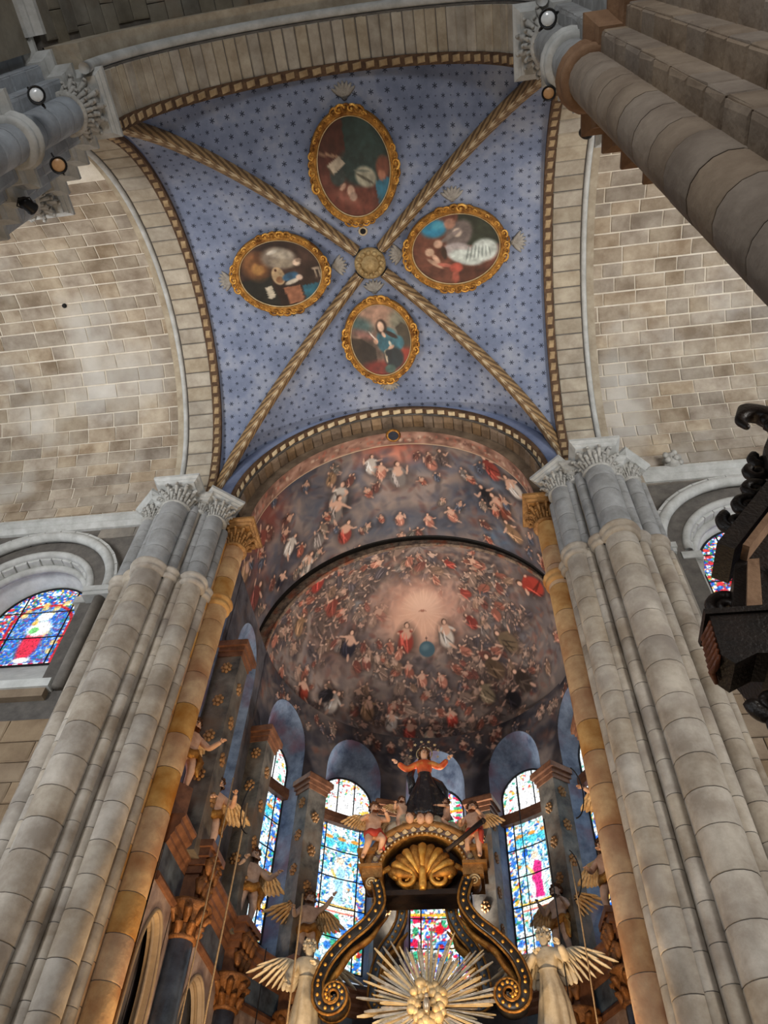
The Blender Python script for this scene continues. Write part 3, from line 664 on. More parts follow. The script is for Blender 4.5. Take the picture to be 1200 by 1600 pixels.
# painted barrel: u = arc angle from the right springing, v = depth y (towards the visitor is up)
cb = Canvas(0, PI*BR, 9.0, 12.05, 470, 136, (70,66,70))
clouds(cb, 7, 6, [(52,48,52), (80,76,82), (106,97,96), (136,120,112), (100,97,105)], 5)
CB_FIG = {'patch': [(5.64, 9.38, 0.7, 0.35, (176, 96, 76), 0.85), (5.66, 9.55, 0.35, 0.2, (206, 140, 116), 0.7), (5.09, 10.23, 0.9, 0.25, (150, 132, 120), 0.7), (5.65, 10.46, 0.8, 0.2, (140, 124, 116), 0.6), (7.85, 9.33, 0.5, 0.6, (56, 60, 74), 0.6), (8.88, 9.66, 0.5, 0.6, (110, 52, 44), 0.75), (9.83, 10.18, 0.6, 0.8, (120, 62, 54), 0.6), (8.64, 10.94, 0.5, 0.5, (60, 58, 66), 0.6), (3.26, 9.79, 0.5, 0.4, (86, 108, 134), 0.7), (3.8, 10.66, 0.6, 0.4, (72, 84, 104), 0.6), (2.39, 9.96, 0.5, 0.4, (46, 50, 62), 0.7), (3.18, 11.6, 0.4, 0.3, (90, 120, 148), 0.6), (1.55, 11.04, 0.4, 0.5, (64, 60, 78), 0.6), (6.08, 11.44, 1.0, 0.3, (64, 78, 98), 0.5), (4.67, 11.56, 0.7, 0.3, (58, 66, 82), 0.6), (10.14, 11.02, 0.5, 0.5, (90, 66, 60), 0.6), (7.58, 10.46, 0.4, 0.4, (76, 84, 98), 0.5)], 'fig': [(6.15, 9.63, 0.55, (196, 186, 176), 2.93), (5.95, 9.85, 0.5, (170, 110, 92), 2.99), (5.57, 10.01, 0.75, (116, 108, 104), 3.1), (4.78, 9.69, 0.55, (170, 110, 92), 3.33), (4.5, 9.59, 0.5, (84, 70, 66), 3.41), (7.03, 10.25, 0.85, (196, 186, 176), 2.68), (7.17, 10.57, 0.8, (116, 108, 104), 2.64), (7.05, 11.3, 0.7, (136, 56, 46), 2.67), (8.21, 11.64, 0.7, (196, 186, 176), 2.34), (9.04, 11.51, 0.5, (34, 32, 42), 2.1), (8.51, 10.84, 0.6, (196, 186, 176), 2.25), (5.67, 11.32, 0.45, (170, 110, 92), 3.07), (4.98, 11.42, 0.45, (170, 110, 92), 3.27), (4.4, 11.2, 0.5, (170, 110, 92), 3.44), (3.47, 10.47, 0.7, (26, 24, 28), 3.71), (3.14, 10.63, 0.8, (120, 64, 48), 3.8), (2.81, 11.24, 0.7, (140, 110, 84), 3.9), (3.34, 9.64, 0.7, (140, 60, 50), 3.75), (4.0, 9.97, 0.4, (116, 108, 104), 3.56), (2.76, 9.95, 0.7, (196, 186, 176), 3.91), (8.7, 9.09, 0.6, (110, 48, 40), 2.2), (9.26, 10.1, 0.7, (130, 70, 60), 2.04), (10.08, 10.33, 0.7, (140, 110, 84), 1.8), (10.02, 11.13, 0.8, (110, 60, 54), 1.82), (7.09, 9.68, 0.5, (140, 110, 84), 2.66), (1.79, 11.58, 0.6, (140, 60, 50), 4.2), (7.72, 11.15, 0.6, (116, 108, 104), 2.48), (6.83, 12.01, 0.4, (170, 110, 92), 2.74)]}
for u, v, rx, ry, c, al in CB_FIG['patch']: cb.ell(u, v, rx, ry, 0, c, al, 1.0)
for _ in range(900):
    u, v = rb.uniform(0, PI*BR), rb.uniform(9.2, 12); l = rb.uniform(.06, .2)
    cb.ell(u, v, l, l*rb.uniform(.25, .6), rb.uniform(0, PI), rb.choice([(120,104,98), (96,56,48), (54,50,56), (82,80,88), (140,118,106), (66,72,88)]), rb.uniform(.2, .5), .8)
def flip(cvs): cvs.a = cvs.a[:, ::-1].copy()
for u, v, hh, c, ang in CB_FIG['fig']: cb.figure(u, v, hh, c, rb, ang=ang)
for _ in range(60):
    u, v = rb.uniform(0.3, PI*BR-0.3), rb.uniform(9.4, 11.9)
    cb.figure(u, v, rb.uniform(.25, .42), rb.choice([(96,60,52), (120,104,92), (70,74,86), (140,80,64), (92,86,80)]), rb, (188,148,126), PI + (u/(PI*BR)-0.5)*-2.4+rb.uniform(-.8, .8))
A_ = np.linspace(0, PI, 470); D_ = np.linspace(9.05, 11.9, 136); AA, DD = np.meshgrid(A_, D_, indexing='ij')
V = np.stack([BX+BR*np.cos(AA), DD, BZ+BR*np.sin(AA)], -1).reshape(-1, 3)
cbar = mk('ceiling', V, grid_faces(470, 136), M['fresco'], None, True, col=cb.sample(AA*BR, DD).reshape(-1, 3)); struct(cbar, 'frescoed barrel vault of the sanctuary')
mb = MB(); mb.sweep(arch_frames('y', 0, BX, BR+0.15, BR+0.15, BZ, 0, 180, 60), [(0, 8.9), (0, 12.3), (-0.3, 12.3), (-0.3, 8.9)]); mb.build('vault_shell', M['joint'], cbar)
mb = MB(); mb.sweep(arch_frames('y', 0, BX, BR+0.04, BR+0.04, BZ, -25, 205, 70), [(0, 11.86), (0, 12.13), (-0.3, 12.13), (-0.3, 11.86)]); mb.build('shadow_gap', M['groove'], cbar, True)  # near-black colour stands in for shade in the gap

# half dome: u = azimuth (m), v = height along the meridian (m)
cc = Canvas(-PI/2*AR, PI/2*AR, -0.05, PI/2*AR, 560, 270, (80,74,74))
cc.stretch = lambda v: 1.0/max(0.16, math.cos(min(max(v, 0)/AR, 1.45)))
clouds(cc, 9, 6, [(62,57,60), (92,83,84), (122,109,104), (150,135,126), (108,106,112)], 9)
CC = {'patch': [(-0.11, 3.49, 1.25, 0.95, (196, 150, 130), 0.95), (-0.28, 3.16, 0.75, 0.6, (222, 176, 150), 0.9), (-0.09, 3.66, 0.45, 0.35, (236, 198, 174), 0.7), (3.75, 1.25, 0.6, 1.6, (96, 94, 98), 0.6), (-6.16, 1.01, 0.6, 0.8, (120, 106, 100), 0.4), (-4.35, 0.32, 0.7, 0.6, (128, 118, 112), 0.5), (-3.43, 3.27, 0.35, 0.5, (150, 160, 168), 0.6), (5.49, 1.79, 0.35, 0.5, (136, 56, 46), 0.5), (-1.15, -0.44, 1.4, 0.35, (48, 46, 50), 0.6), (2.43, 0.14, 1.2, 0.5, (84, 78, 70), 0.5), (-3.43, -0.69, 0.8, 0.5, (54, 54, 60), 0.6), (0.37, -0.21, 1.6, 0.4, (56, 50, 48), 0.6), (1.61, 1.38, 0.8, 0.8, (70, 54, 46), 0.5), (-3.23, 1.99, 0.6, 0.8, (104, 66, 56), 0.5), (0.75, 2.59, 1.3, 0.35, (128, 110, 100), 0.3)], 'crowd': [(-4.5, 2.41, 26, 0.45, 0.5), (-4.25, 3.58, 16, 0.5, 0.3), (-0.56, 4.54, 16, 0.7, 0.2), (3.43, 3.67, 16, 0.5, 0.3), (3.32, 2.56, 16, 0.35, 0.4), (-4.07, 1.28, 14, 0.4, 0.4), (-1.58, 1.89, 14, 0.5, 0.3), (1.86, 1.97, 22, 0.4, 0.4), (2.25, 0.94, 18, 0.4, 0.4), (0.48, 1.33, 18, 0.6, 0.3), (-1.87, 0.64, 14, 0.5, 0.3), (-0.55, 0.54, 14, 0.6, 0.25), (0.87, 0.24, 14, 0.5, 0.25), (-4.79, 0.89, 10, 0.4, 0.4), (3.07, 1.18, 8, 0.2, 0.4), (-3.45, -0.14, 8, 0.3, 0.3), (-4.81, -0.62, 6, 0.2, 0.3), (-3.34, 2.7, 16, 0.4, 0.4)], 'fig': [(-0.77, 2.74, 0.8, (136, 56, 46), 0.1), (0.75, 2.79, 0.75, (196, 186, 176), -0.1), (-2.69, 2.15, 0.75, (34, 32, 42), 0.2), (4.73, 2.24, 0.95, (160, 56, 44), 0.5), (-5.27, 2.63, 0.7, (140, 52, 44), 0.6), (-3.49, 0.48, 0.6, (150, 60, 44), 0.2), (-2.59, 0.62, 0.75, (196, 186, 176), -0.4), (-2.77, 0.71, 0.6, (26, 24, 28), -0.8), (-0.55, 0.37, 0.6, (136, 56, 46), 0), (0.5, 0.66, 0.55, (150, 56, 44), 0.1), (-1.63, 0.79, 0.7, (140, 110, 84), 0), (-1.0, 0.58, 0.6, (196, 186, 176), 0), (-0.05, 0.19, 0.6, (150, 140, 124), 0), (1.82, 2.86, 0.5, (120, 50, 42), 0.3), (2.62, 1.99, 0.8, (110, 92, 72), 0.4), (1.9, 1.61, 0.8, (84, 66, 50), 0.3), (2.58, 0.94, 0.8, (50, 40, 34), 0.5), (1.51, 1.08, 0.7, (140, 124, 100), 0.2), (2.16, 0.64, 0.7, (26, 24, 28), 0.4), (-0.21, 1.71, 0.45, (170, 110, 92), 0), (0.34, 1.64, 0.45, (170, 110, 92), 0.3), (-1.3, 2.44, 0.4, (170, 110, 92), 0.3), (-0.94, 2.32, 0.4, (170, 110, 92), -0.3), (1.2, 2.25, 0.45, (170, 110, 92), 0.6), (4.21, 0.96, 0.4, (170, 110, 92), 0.4), (-4.35, 0.32, 0.45, (170, 110, 92), 0.1), (-3.22, -0.36, 0.45, (170, 110, 92), 0.2), (-5.02, 0.69, 0.45, (170, 110, 92), -0.3), (-4.31, 4.16, 0.4, (170, 110, 92), 0), (-1.85, 4.78, 0.4, (170, 110, 92), 0.2), (3.09, 4.37, 0.4, (136, 56, 46), 0.1), (4.3, 3.82, 0.4, (170, 110, 92), -0.2), (1.11, 4.2, 0.35, (170, 110, 92), 0), (2.31, 3.56, 0.4, (136, 56, 46), 0.3), (-4.5, 1.65, 0.6, (140, 110, 84), 0.4), (-4.01, 2.63, 0.6, (120, 60, 50), 0.3)], 'glow': (-0.12, 3.41), 'globe': (-0.03, 2.44, 0.2)}
for u, v, rx, ry, c, al in CC['patch']: cc.ell(u, v, rx, ry, 0, c, al, 1.0)
def crowd_strokes(cv, n, u0, u1, v0, v1, cols, s=1.0):
    for _ in range(n):
        u, v = rb.uniform(u0, u1), rb.uniform(v0, v1); a = rb.uniform(0, PI); l = rb.uniform(.05, .16)*s
        cv.ell(u, v, l, l*rb.uniform(.25, .6), a, rb.choice(cols), rb.uniform(.25, .6), .8)
crowd_strokes(cc, 2300, -5.2, 5.2, 0.2, 5.0, [(150,126,112), (120,70,58), (60,50,50), (96,84,80), (170,146,130), (84,60,52), (112,104,106), (48,44,50), (140,96,80)])
for u, v, k, s0, s1 in CC['crowd']:
    for _ in range(int(k*1.7)):
        vv = v + rb.gauss(0, s1); kk = cc.stretch(vv); uu = u + rb.gauss(0, s0)*kk
        cc.figure(uu, vv, rb.uniform(.22, .50), rb.choice([(112,58,48), (136,112,98), (84,70,66), (148,82,64), (104,96,92), (70,64,70), (128,100,80)]), rb, rb.choice([(206,162,140), (188,150,128), (216,180,158)]), rb.uniform(-1.0, 1.0))
cc.a = cc.a*0.78+np.array((112,98,92))*0.22
for u, v, rx, ry, c, al in CC['patch'][:3]: cc.ell(u, v, rx*.85, ry*.85, 0, c, al*.85, 1.0)
for u, v, hh, c, ang in CC['fig']: cc.figure(u, v, hh, c, rb, ang=ang)
gu, gv = CC['glow']
for k in range(22):
    a = k*2*PI/22+rb.uniform(-.1, .1); kk = cc.stretch(gv)
    cc.stroke((gu+.18*math.cos(a)*kk, gv+.18*math.sin(a)), (gu+.62*math.cos(a)*kk, gv+.62*math.sin(a)), .012, (232,196,172), .35)
cc.ell(gu, gv, .05, .022, 0, (150,96,76), .9); cc.ell(gu-.05*cc.stretch(gv), gv+.02, .06, .012, .5, (160,108,88), .9); cc.ell(gu+.05*cc.stretch(gv), gv+.02, .06, .012, -.5, (160,108,88), .9)
u, v, r_ = CC['globe']; cc.ell(u, v, r_, r_, 0, (66,92,104), 1, .12); cc.ell(u-.05, v+.05, r_*.5, r_*.4, .4, (104,130,138), .6, 1.0)
cc.stroke((u, v+r_), (u, v+r_+.12), .010, (60,44,40)); cc.stroke((u-.04, v+r_+.08), (u+.04, v+r_+.08), .010, (60,44,40))
T_ = np.linspace(-PI/2, PI/2, 520); P_ = np.linspace(0, PI/2*0.9995, 260); TT, PP = np.meshgrid(T_, P_, indexing='ij')
V = np.stack([AX-0.06+AR*np.cos(PP)*np.sin(TT), AY+0.1+AR*np.cos(PP)*np.cos(TT), 13.0+AR*np.sin(PP)], -1).reshape(-1, 3)
cdome = mk('ceiling', V, grid_faces(520, 260), M['fresco'], None, True, col=cc.sample(TT*AR, PP*AR).reshape(-1, 3)); struct(cdome, 'frescoed half dome of the apse crowded with figures')
# painted rim of the half dome facing the visitor
mb = MB(); mb.sweep(arch_frames('y', 0, AX-0.06, AR, AR, 13.0, 0, 180, 70), [(0, 12.08), (0.0, 12.13), (-0.45, 12.13), (-0.45, 12.08)])
M['rim'] = pm('painted_rim', (70,60,54), (150,128,108), 7.0, bump=0.3, c3=(134,70,44), s3=3.0)
mb.build('painted_rim', M['rim'], cdome, True)
mb = MB(); mb.sweep(arch_frames('y', 12.07, AX-0.06, AR+0.02, AR+0.02, 13.0, 0, 180, 70), circ(0.03, 6)); mb.build('rim_bead', M['rim'], cdome, True)

# fresco running down between the window recesses
cf = Canvas(-PI/2*AR, PI/2*AR, 11.2, 13.05, 520, 96, (60,56,60)); clouds(cf, 14, 5, [(36,36,42), (58,56,62), (86,78,76), (112,100,94)], 17)
for _ in range(420):
    l = rb.uniform(.05, .16); cf.ell(rb.uniform(-5.2, 5.2), rb.uniform(11.9, 13.05), l, l*rb.uniform(.3, .7), rb.uniform(0, 3), rb.choice([(120,104,94), (84,60,52), (44,42,48), (96,92,96), (110,72,60)]), rb.uniform(.25, .55), .8)
for _ in range(60): cf.figure(rb.uniform(-5.1, 5.1), rb.uniform(12.45, 12.95), rb.uniform(.22, .36), rb.choice([(104,64,54), (128,110,98), (76,70,74)]), rb)
nu_, nz_ = 521, 92; U_, Z_ = np.meshgrid(np.linspace(-PI/2*AR, PI/2*AR, nu_), np.linspace(11.25, 13.06, nz_), indexing='ij')
V = np.stack([AX+(AR-0.006)*np.sin(U_/AR), AY+(AR-0.006)*np.cos(U_/AR), Z_], -1).reshape(-1, 3); Fq = grid_faces(nu_, nz_)
uq = U_.ravel()[Fq].mean(1); zq_ = Z_.ravel()[Fq].mean(1); keep = np.ones(len(Fq), bool)
for ang in (0, -32.5, -66, 32.5, 66):
    uc_ = math.radians(ang)*AR; keep &= ~((np.abs(uq-uc_) < 0.67) & ((zq_ < 11.75) | (((uq-uc_)/0.67)**2+((zq_-11.75)/0.96)**2 < 1)))
mk('painted_frieze', V, Fq[keep], M['fresco'], cdome, True, col=cf.sample(U_.ravel(), Z_.ravel()))
# ---- walls with arched openings
def outline(uc, hw, zb, zs, ra, extra=(), n=24):
    pts = [(uc-hw, zb)] + [(uc-hw, zb+(zs-zb)*k/6) for k in range(1, 6)]
    for a in sorted(set(list(np.linspace(PI, 0, n)) + list(extra)), reverse=True): pts.append((uc+hw*math.cos(a), zs+ra*math.sin(a)))
    pts += [(uc+hw, zb+(zs-zb)*k/6) for k in range(5, 0, -1)] + [(uc+hw, zb)]
    return pts
def arch_wall(name, mp, u0, u1, z0, z1, op, inner, depth, mat, rmat, parent=None, nu=1):
    """front face of a bay with an arched opening and its splayed reveal; op and inner = (uc, hw, zb, zs, ra)"""
    uc, hw, zb, zs, ra = op
    ex = [math.atan2(z1-zs, u1-uc), math.atan2(z1-zs, u0-uc)]
    O = outline(*op, extra=ex); I = outline(*inner, extra=ex); B = []
    for k, (u, z) in enumerate(O):
        if z <= zs+1e-6: B.append((u0 if u < uc else u1, z))
        else:
            a = math.atan2((z-zs)/ra, (u-uc)/hw); 
            cx, sx = math.cos(a), math.sin(a); t = min(((u1-uc)/cx) if cx > 1e-6 else (((u0-uc)/cx) if cx < -1e-6 else 1e9), (z1-zs)/max(sx, 1e-6)); B.append((uc+cx*t, zs+sx*t))
    V = []; n = len(O); K = 4
    for o, b in zip(O, B):
        for k in range(K): f = k/(K-1); V.append(mp(o[0]*(1-f)+b[0]*f, o[1]*(1-f)+b[1]*f, 0))
    F = [tuple(f) for f in grid_faces(n, K)]; mb = MB(); mb.add(V, F)
    us = np.linspace(u0, u1, 8); mb.add([mp(u, z, 0) for u in us for z in (z0, zb)], [tuple(f) for f in grid_faces(8, 2)])
    wall = mb.build(name, M[mat], parent)
    mb = MB(); mb.add([mp(u, z, 0) for u, z in O] + [mp(u, z, depth) for u, z in I], [(i, i+1, n+i+1, n+i) for i in range(n-1)] + [(n-1, 0, n, 2*n-1)])
    rv = mb.build('reveal', M[rmat], wall)
    return wall
# ------------------------------------------------------------------ stained glass
def glass_canvas(style, uc, hw, zb, ztop, seed):
    W, H = max(24, int(hw*2/0.0135)), int((ztop-zb)/0.0135); cv = Canvas(uc-hw, uc+hw, zb, ztop, W, H, (230,240,244)); r = np.random.default_rng(seed)
    yy, xx = np.mgrid[0:H, 0:W]; s = 3.4 if style != 'transept' else 2.7
    wx = xx/s + 1.1*(fbm(H, W, 9, 3, seed)-.5)*3; wy = yy/s + 1.1*(fbm(H, W, 9, 3, seed+1)-.5)*3
    cid = (np.floor(wx).astype(int)*7919+np.floor(wy).astype(int)*104729) % 4096; hsh = r.random(4096)[cid]; h2 = r.random(4096)[(cid*31) % 4096]
    def pal(cols, w_):
        c = np.cumsum(np.asarray(w_, float)/sum(w_)); i = np.searchsorted(c, hsh).clip(0, len(cols)-1); return np.asarray(cols, float)[i]
    P_ = {'choir': pal([(244,250,252), (150,214,236), (60,150,214), (28,92,190), (120,200,190), (246,236,200), (40,140,110), (206,120,40)], [52, 22, 13, 8, 8, 6, 4, 3]),
          'border': pal([(244,250,252), (70,140,220), (30,90,190), (60,170,140), (220,60,50), (240,190,70)], [42, 20, 14, 14, 7, 8]),
          'mosaic': pal([(240,246,246), (26,84,190), (60,140,220), (204,36,44), (40,150,80), (240,180,60), (20,50,130)], [20, 26, 14, 14, 12, 8, 6]),
          'red': pal([(244,246,248), (214,30,70), (40,110,210), (60,170,120), (240,190,80)], [46, 20, 16, 10, 8])}
    base = P_['mosaic' if style == 'transept' else ('red' if style == 'centre' else 'choir')].copy()
    u = (xx/(W-1)-.5)*2; v = yy/(H-1)
    side = np.abs(u) > 0.66; base[side] = P_['mosaic' if style == 'transept' else ('red' if style == 'centre' else 'border')][side]
    cv.a[:] = base*(0.82+0.28*h2[..., None])
    U = lambda a: uc+a*hw; Zv = lambda b: zb+b*(ztop-zb); hh = ztop-zb
    if style == 'choir':
        mg = [(206,28,110), (150,206,236), (40,130,190)][seed % 3]
        cv.ell(U(0), Zv(.56), hw*.34, hh*.17, 0, (236,244,248), .85); cv.poly([(U(-.30), Zv(.45)), (U(-.16), Zv(.62)), (U(-.02), Zv(.70)), (U(.24), Zv(.67)), (U(.16), Zv(.56)), (U(.20), Zv(.43))], mg, .92); cv.ell(U(-.2), Zv(.5), hw*.1, hh*.06, 0, (250,250,246), .9); cv.stroke((U(-.3), Zv(.66)), (U(-.1), Zv(.6)), hw*.06, (240,214,120)); cv.ell(U(0), Zv(.735), hw*.14, hh*.028, 0, (238,206,180), 1)
        for a in (-.45, 0, .45): cv.ell(U(a), Zv(.86), hw*.2, hh*.035, 0, (60,190,214), .8); cv.ell(U(a*1.1), Zv(.90), hw*.16, hh*.014, 0, (216,130,40), .9)
        y0, y1 = int(H*.37), int(H*.415); m = np.abs(u[0]) < .66; cv.a[y0:y1, m] = (250,246,226); cv.a[y0:y0+2, m] = (214,60,40); cv.a[y1:y1+2, m] = (236,180,60)
        for k, yb in enumerate((.26, .10)):
            for q in range(8): cv.ell(U(.32*math.cos(q*PI/4)), Zv(yb)+.32*hw*math.sin(q*PI/4)*1.2, hw*.13, hw*.13, 0, [(40,110,210), (220,240,246), (60,170,120)][q % 3], .9)
            cv.ell(U(0), Zv(yb), hw*.14, hw*.14, 0, (206,40,40), 1)
        for k in range(9):
            for sd in (-.83, .83): cv.ell(U(sd), Zv(.06+k*.11), hw*.09, hh*.022, 0, (40,110,210), .85)
    if style == 'lunette':
        cv.a[:] = np.where((hsh > .8)[..., None], P_['border'], np.array((236,246,250.)))*(0.9+.12*h2[..., None]); cv.ell(U(0), zb+hh*.05, hw*.55, hh*.52, 0, (252,253,253), 1, .1)
    if style == 'centre':
        for k in range(6):
            for sd in (-.8, .8): cv.ell(U(sd), Zv(.08+k*.16), hw*.10, hh*.03, 0, (214,24,70), .95); cv.ell(U(sd), Zv(.16+k*.16), hw*.10, hh*.03, 0, (40,160,110), .9)
        cv.ell(U(.05), Zv(.22), hw*.2, hw*.2, 0, (40,110,220), 1); cv.ell(U(.05), Zv(.22), hw*.08, hw*.08, 0, (214,40,50), 1); cv.ell(U(0), Zv(.33), hw*.16, hw*.16, 0, (206,24,40), 1)
        y0 = int(H*.42); cv.a[y0:y0+4, :] = (236,170,50)
    if style == 'transept':
        # red arched fillet, blue ground and a figure in a red robe
        e = np.abs(u)**2 + np.clip((v-.52)/.40, 0, 9)**2; ring = np.abs(np.sqrt(np.where(v > .52, e/.62**2*.62**2, u**2))-.62) < .035; cv.a[ring] = (176,24,36)
        ins = (np.sqrt(np.where(v > .52, e, u**2)) < .56); cv.a[ins] = (P_['mosaic']*.5+np.array((26,96,200))*.5)[ins]
        for k in range(14): cv.ell(U(rb.uniform(-.5, .5)), Zv(rb.uniform(.1, .8)), hw*.07, hw*.07, 0, (236,200,110), .8)
        for k in range(9):
            for sd in (-.8, .8): cv.ell(U(sd), Zv(.06+k*.085), hw*.07, hh*.022, 0, (204,36,44), .9)
        cv.ell(U(.0), Zv(.26), hw*.20, hh*.20, -.06, (206,32,62), 1); cv.ell(U(.04), Zv(.46), hw*.24, hh*.10, 0, (246,248,240), 1); cv.ell(U(-.06), Zv(.44), hw*.1, hh*.04, .4, (90,180,90), .9)
        cv.ell(U(.03), Zv(.62), hw*.15, hh*.06, 0, (252,250,244), 1); cv.ell(U(.0), Zv(.07), hw*.16, hh*.03, 0, (248,246,236), 1); cv.ell(U(-.12), Zv(.535), hw*.06, hh*.03, 0, (240,170,80), 1)
        cv.a[:int(H*.035)] = np.where(((xx[:int(H*.035)]//7) % 2 == 0)[..., None], (206,24,60), (240,240,244))
    fx, fy = wx-np.floor(wx), wy-np.floor(wy); lead = (np.minimum(fx, fy) < .13); cv.a[lead] *= 0.45
    return cv
def glazing(win, mp, uc, hw, zb, zs, ra, depth, style, seed, rows, cols, lun=None):
    """panes between iron bars; lun = (z0, zs, ra) of a lunette above a transom"""
    ztop = zs+ra if ra else zs; cv = glass_canvas(style, uc, hw, zb, ztop, seed)
    W = lambda z: hw*math.sqrt(max(0.0004, 1-(max(0, z-zs)/ra)**2)) if ra else hw
    zr = np.linspace(zb, ztop, rows+1); cr = cols; step = 0.0155
    for i in range(rows):
        nz = max(3, int((zr[i+1]-zr[i])/step)); zz = np.linspace(zr[i], zr[i+1]-(0.001 if i == rows-1 else 0), nz)
        for a, b in zip(cr[:-1], cr[1:]):
            if W((zr[i]+zr[i+1])/2) < abs((a+b)/2)*hw*0.95: continue
            nu = max(3, int((b-a)*hw/step)); V = []; UV = []
            for z in zz:
                wz = W(z)
                for s_ in np.linspace(a, b, nu):
                    u = uc+max(-wz, min(wz, s_*hw)); V.append(mp(u, z, depth)); UV.append((u, z))
            UV = np.array(UV); mk('pane', V, grid_faces(nz, nu), M['stained_glass'], win, False, col=cv.sample(UV[:, 0], UV[:, 1]))
    for z in zr[1:-1]:
        wz = W(z); mb = MB(); mb.tube([mp(uc-wz, z, depth-0.02), mp(uc, z, depth-0.02), mp(uc+wz, z, depth-0.02)], 0.012, 6); mb.build('glazing_bar', M['iron'], win)
    for s_ in cr[1:-1]:
        t = zs + (ra*math.sqrt(max(0, 1-s_*s_)) if ra else 0); mb = MB(); mb.tube([mp(uc+s_*hw, z, depth-0.02) for z in (zb, (zb+t)/2, t)], 0.014, 6); mb.build('glazing_bar', M['iron'], win)
    o = outline(uc, hw, zb, zs, ra) if ra else [(uc-hw, zb), (uc-hw, zs), (uc+hw, zs), (uc+hw, zb)]
    mb = MB(); P = [mp(u, z, depth-0.01) for u, z in o]; P.append(P[0]); mb.tube(P, 0.022, 6); mb.build('window_frame', M['iron'], win)
NW = [0]
def new_window(label):
    NW[0] += 1; o = empty(f'window_{NW[0]}', (0, 0, 0)); o['kind'] = 'structure'; o['label'] = label; return o

M['fresco_wall'] = pm('fresco_wall', (44,44,50), (92,92,98), 2.2, rough=0.6, bump=0.15, c3=(96,80,72), s3=1.4)
M['fresco_blue'] = pm('fresco_blue', (70,82,104), (134,150,172), 2.4, rough=0.6, bump=0.12, c3=(112,88,104), s3=1.6)
# apse wall: bays between pilasters, and the two straight bays on each side
wa = MB().lathe([(4.1, 0.0), (4.1, 0.05)], (AX, AY, 2.0), 24).build('wall_apse', M['joint']); struct(wa, 'apse wall with five tall stained glass windows')
def mp_apse(u, z, d): t = u/AR; return (AX+(AR+d)*math.sin(t), AY+(AR+d)*math.cos(t), z)
def mp_left(u, z, d): return (AX-AR-d, u, z)
def mp_right(u, z, d): return (AX+AR+d, u, z)
rad = math.radians
bays = [(mp_apse, -18.5, 18.5, 0.0, 'centre', 'centre window behind the altar, red and white glass'),
        (mp_apse, -51, -18.5, -32.5, 'choir', 'tall blue and white window left of the altar'),
        (mp_apse, -90, -51, -66, 'choir', 'narrow slanting window second from the altar on the left'),
        (mp_apse, 18.5, 51, 32.5, 'choir', 'tall window right of the altar with a magenta robed figure'),
        (mp_apse, 51, 90, 66, 'choir', 'narrow slanting window mostly hidden by the right golden shaft')]
def choir_window(mp, u0, u1, uc, style, label, seed, wname):
    w_ = arch_wall('wall_bay', mp, u0, u1, 4.0, 13.0, (uc, 0.66, 7.55, 11.75, 0.95), (uc, 0.54, 7.85, 11.32, 0.56), 0.36, 'fresco_wall', 'fresco_blue', wa)
    wn = new_window(label)
    glazing(wn, mp, uc, 0.54, 7.85, 10.72, 0, 0.36, style, seed, 5, [-1, -.62, .62, 1] if style != 'choir' else [-1, -.66, .64, 1])
    lw = 0.54; zz = 10.92
    cvs = 'lunette'
    glazing(wn, mp, uc, lw, zz, 11.32, 0.56, 0.36, cvs if style != 'centre' else 'centre', seed+40, 1, [-1, -.33, .33, 1])
    # wooden transom
    V = [mp(uc+s_*0.60, z, d) for s_ in (-1, -.5, 0, .5, 1) for z, d in ((10.70, 0.40), (10.70, 0.24), (10.80, 0.22), (10.94, 0.24), (10.94, 0.40))]
    mb = MB(); mb.add(V, [tuple(f) for f in grid_faces(5, 5)] + [(0, 1, 2, 3, 4), (24, 23, 22, 21, 20)]); mb.build('transom', M['brown_mould'], wn)
for k, (mp, a0, a1, ac, st_, lb) in enumerate(bays): choir_window(mp, rad(a0)*AR, rad(a1)*AR, rad(ac)*AR, st_, lb, {0: 2, 1: 1, 2: 6, 3: 3, 4: 4}[k], k)
choir_window(mp_left, 9.78, 12.02, 11.0, 'choir', 'steeply foreshortened window in the left sanctuary wall, farther one', 7, 5)
choir_window(mp_left, 8.9, 9.78, 9.25, 'choir', 'red and green strip of window beside the left golden shaft', 8, 6) if False else None
choir_window(mp_right, 9.78, 12.02, 11.0, 'choir', 'sliver of window in the right sanctuary wall behind the golden shaft', 10, 7)
def near_bay(mp, label, seed):
    arch_wall('wall_bay', mp, 8.75, 9.80, 4.0, 13.0, (9.28, 0.36, 7.55, 11.75, 0.5), (9.28, 0.30, 7.85, 11.32, 0.4), 0.30, 'fresco_wall', 'fresco_blue', wa)
    wn = new_window(label); glazing(wn, mp, 9.28, 0.30, 7.85, 11.32, 0.4, 0.30, 'centre', seed, 6, [-1, 0, 1])
near_bay(mp_left, 'strip of red and green window beside the left golden shaft', 12)
near_bay(mp_right, 'strip of window behind the right golden shaft', 13)
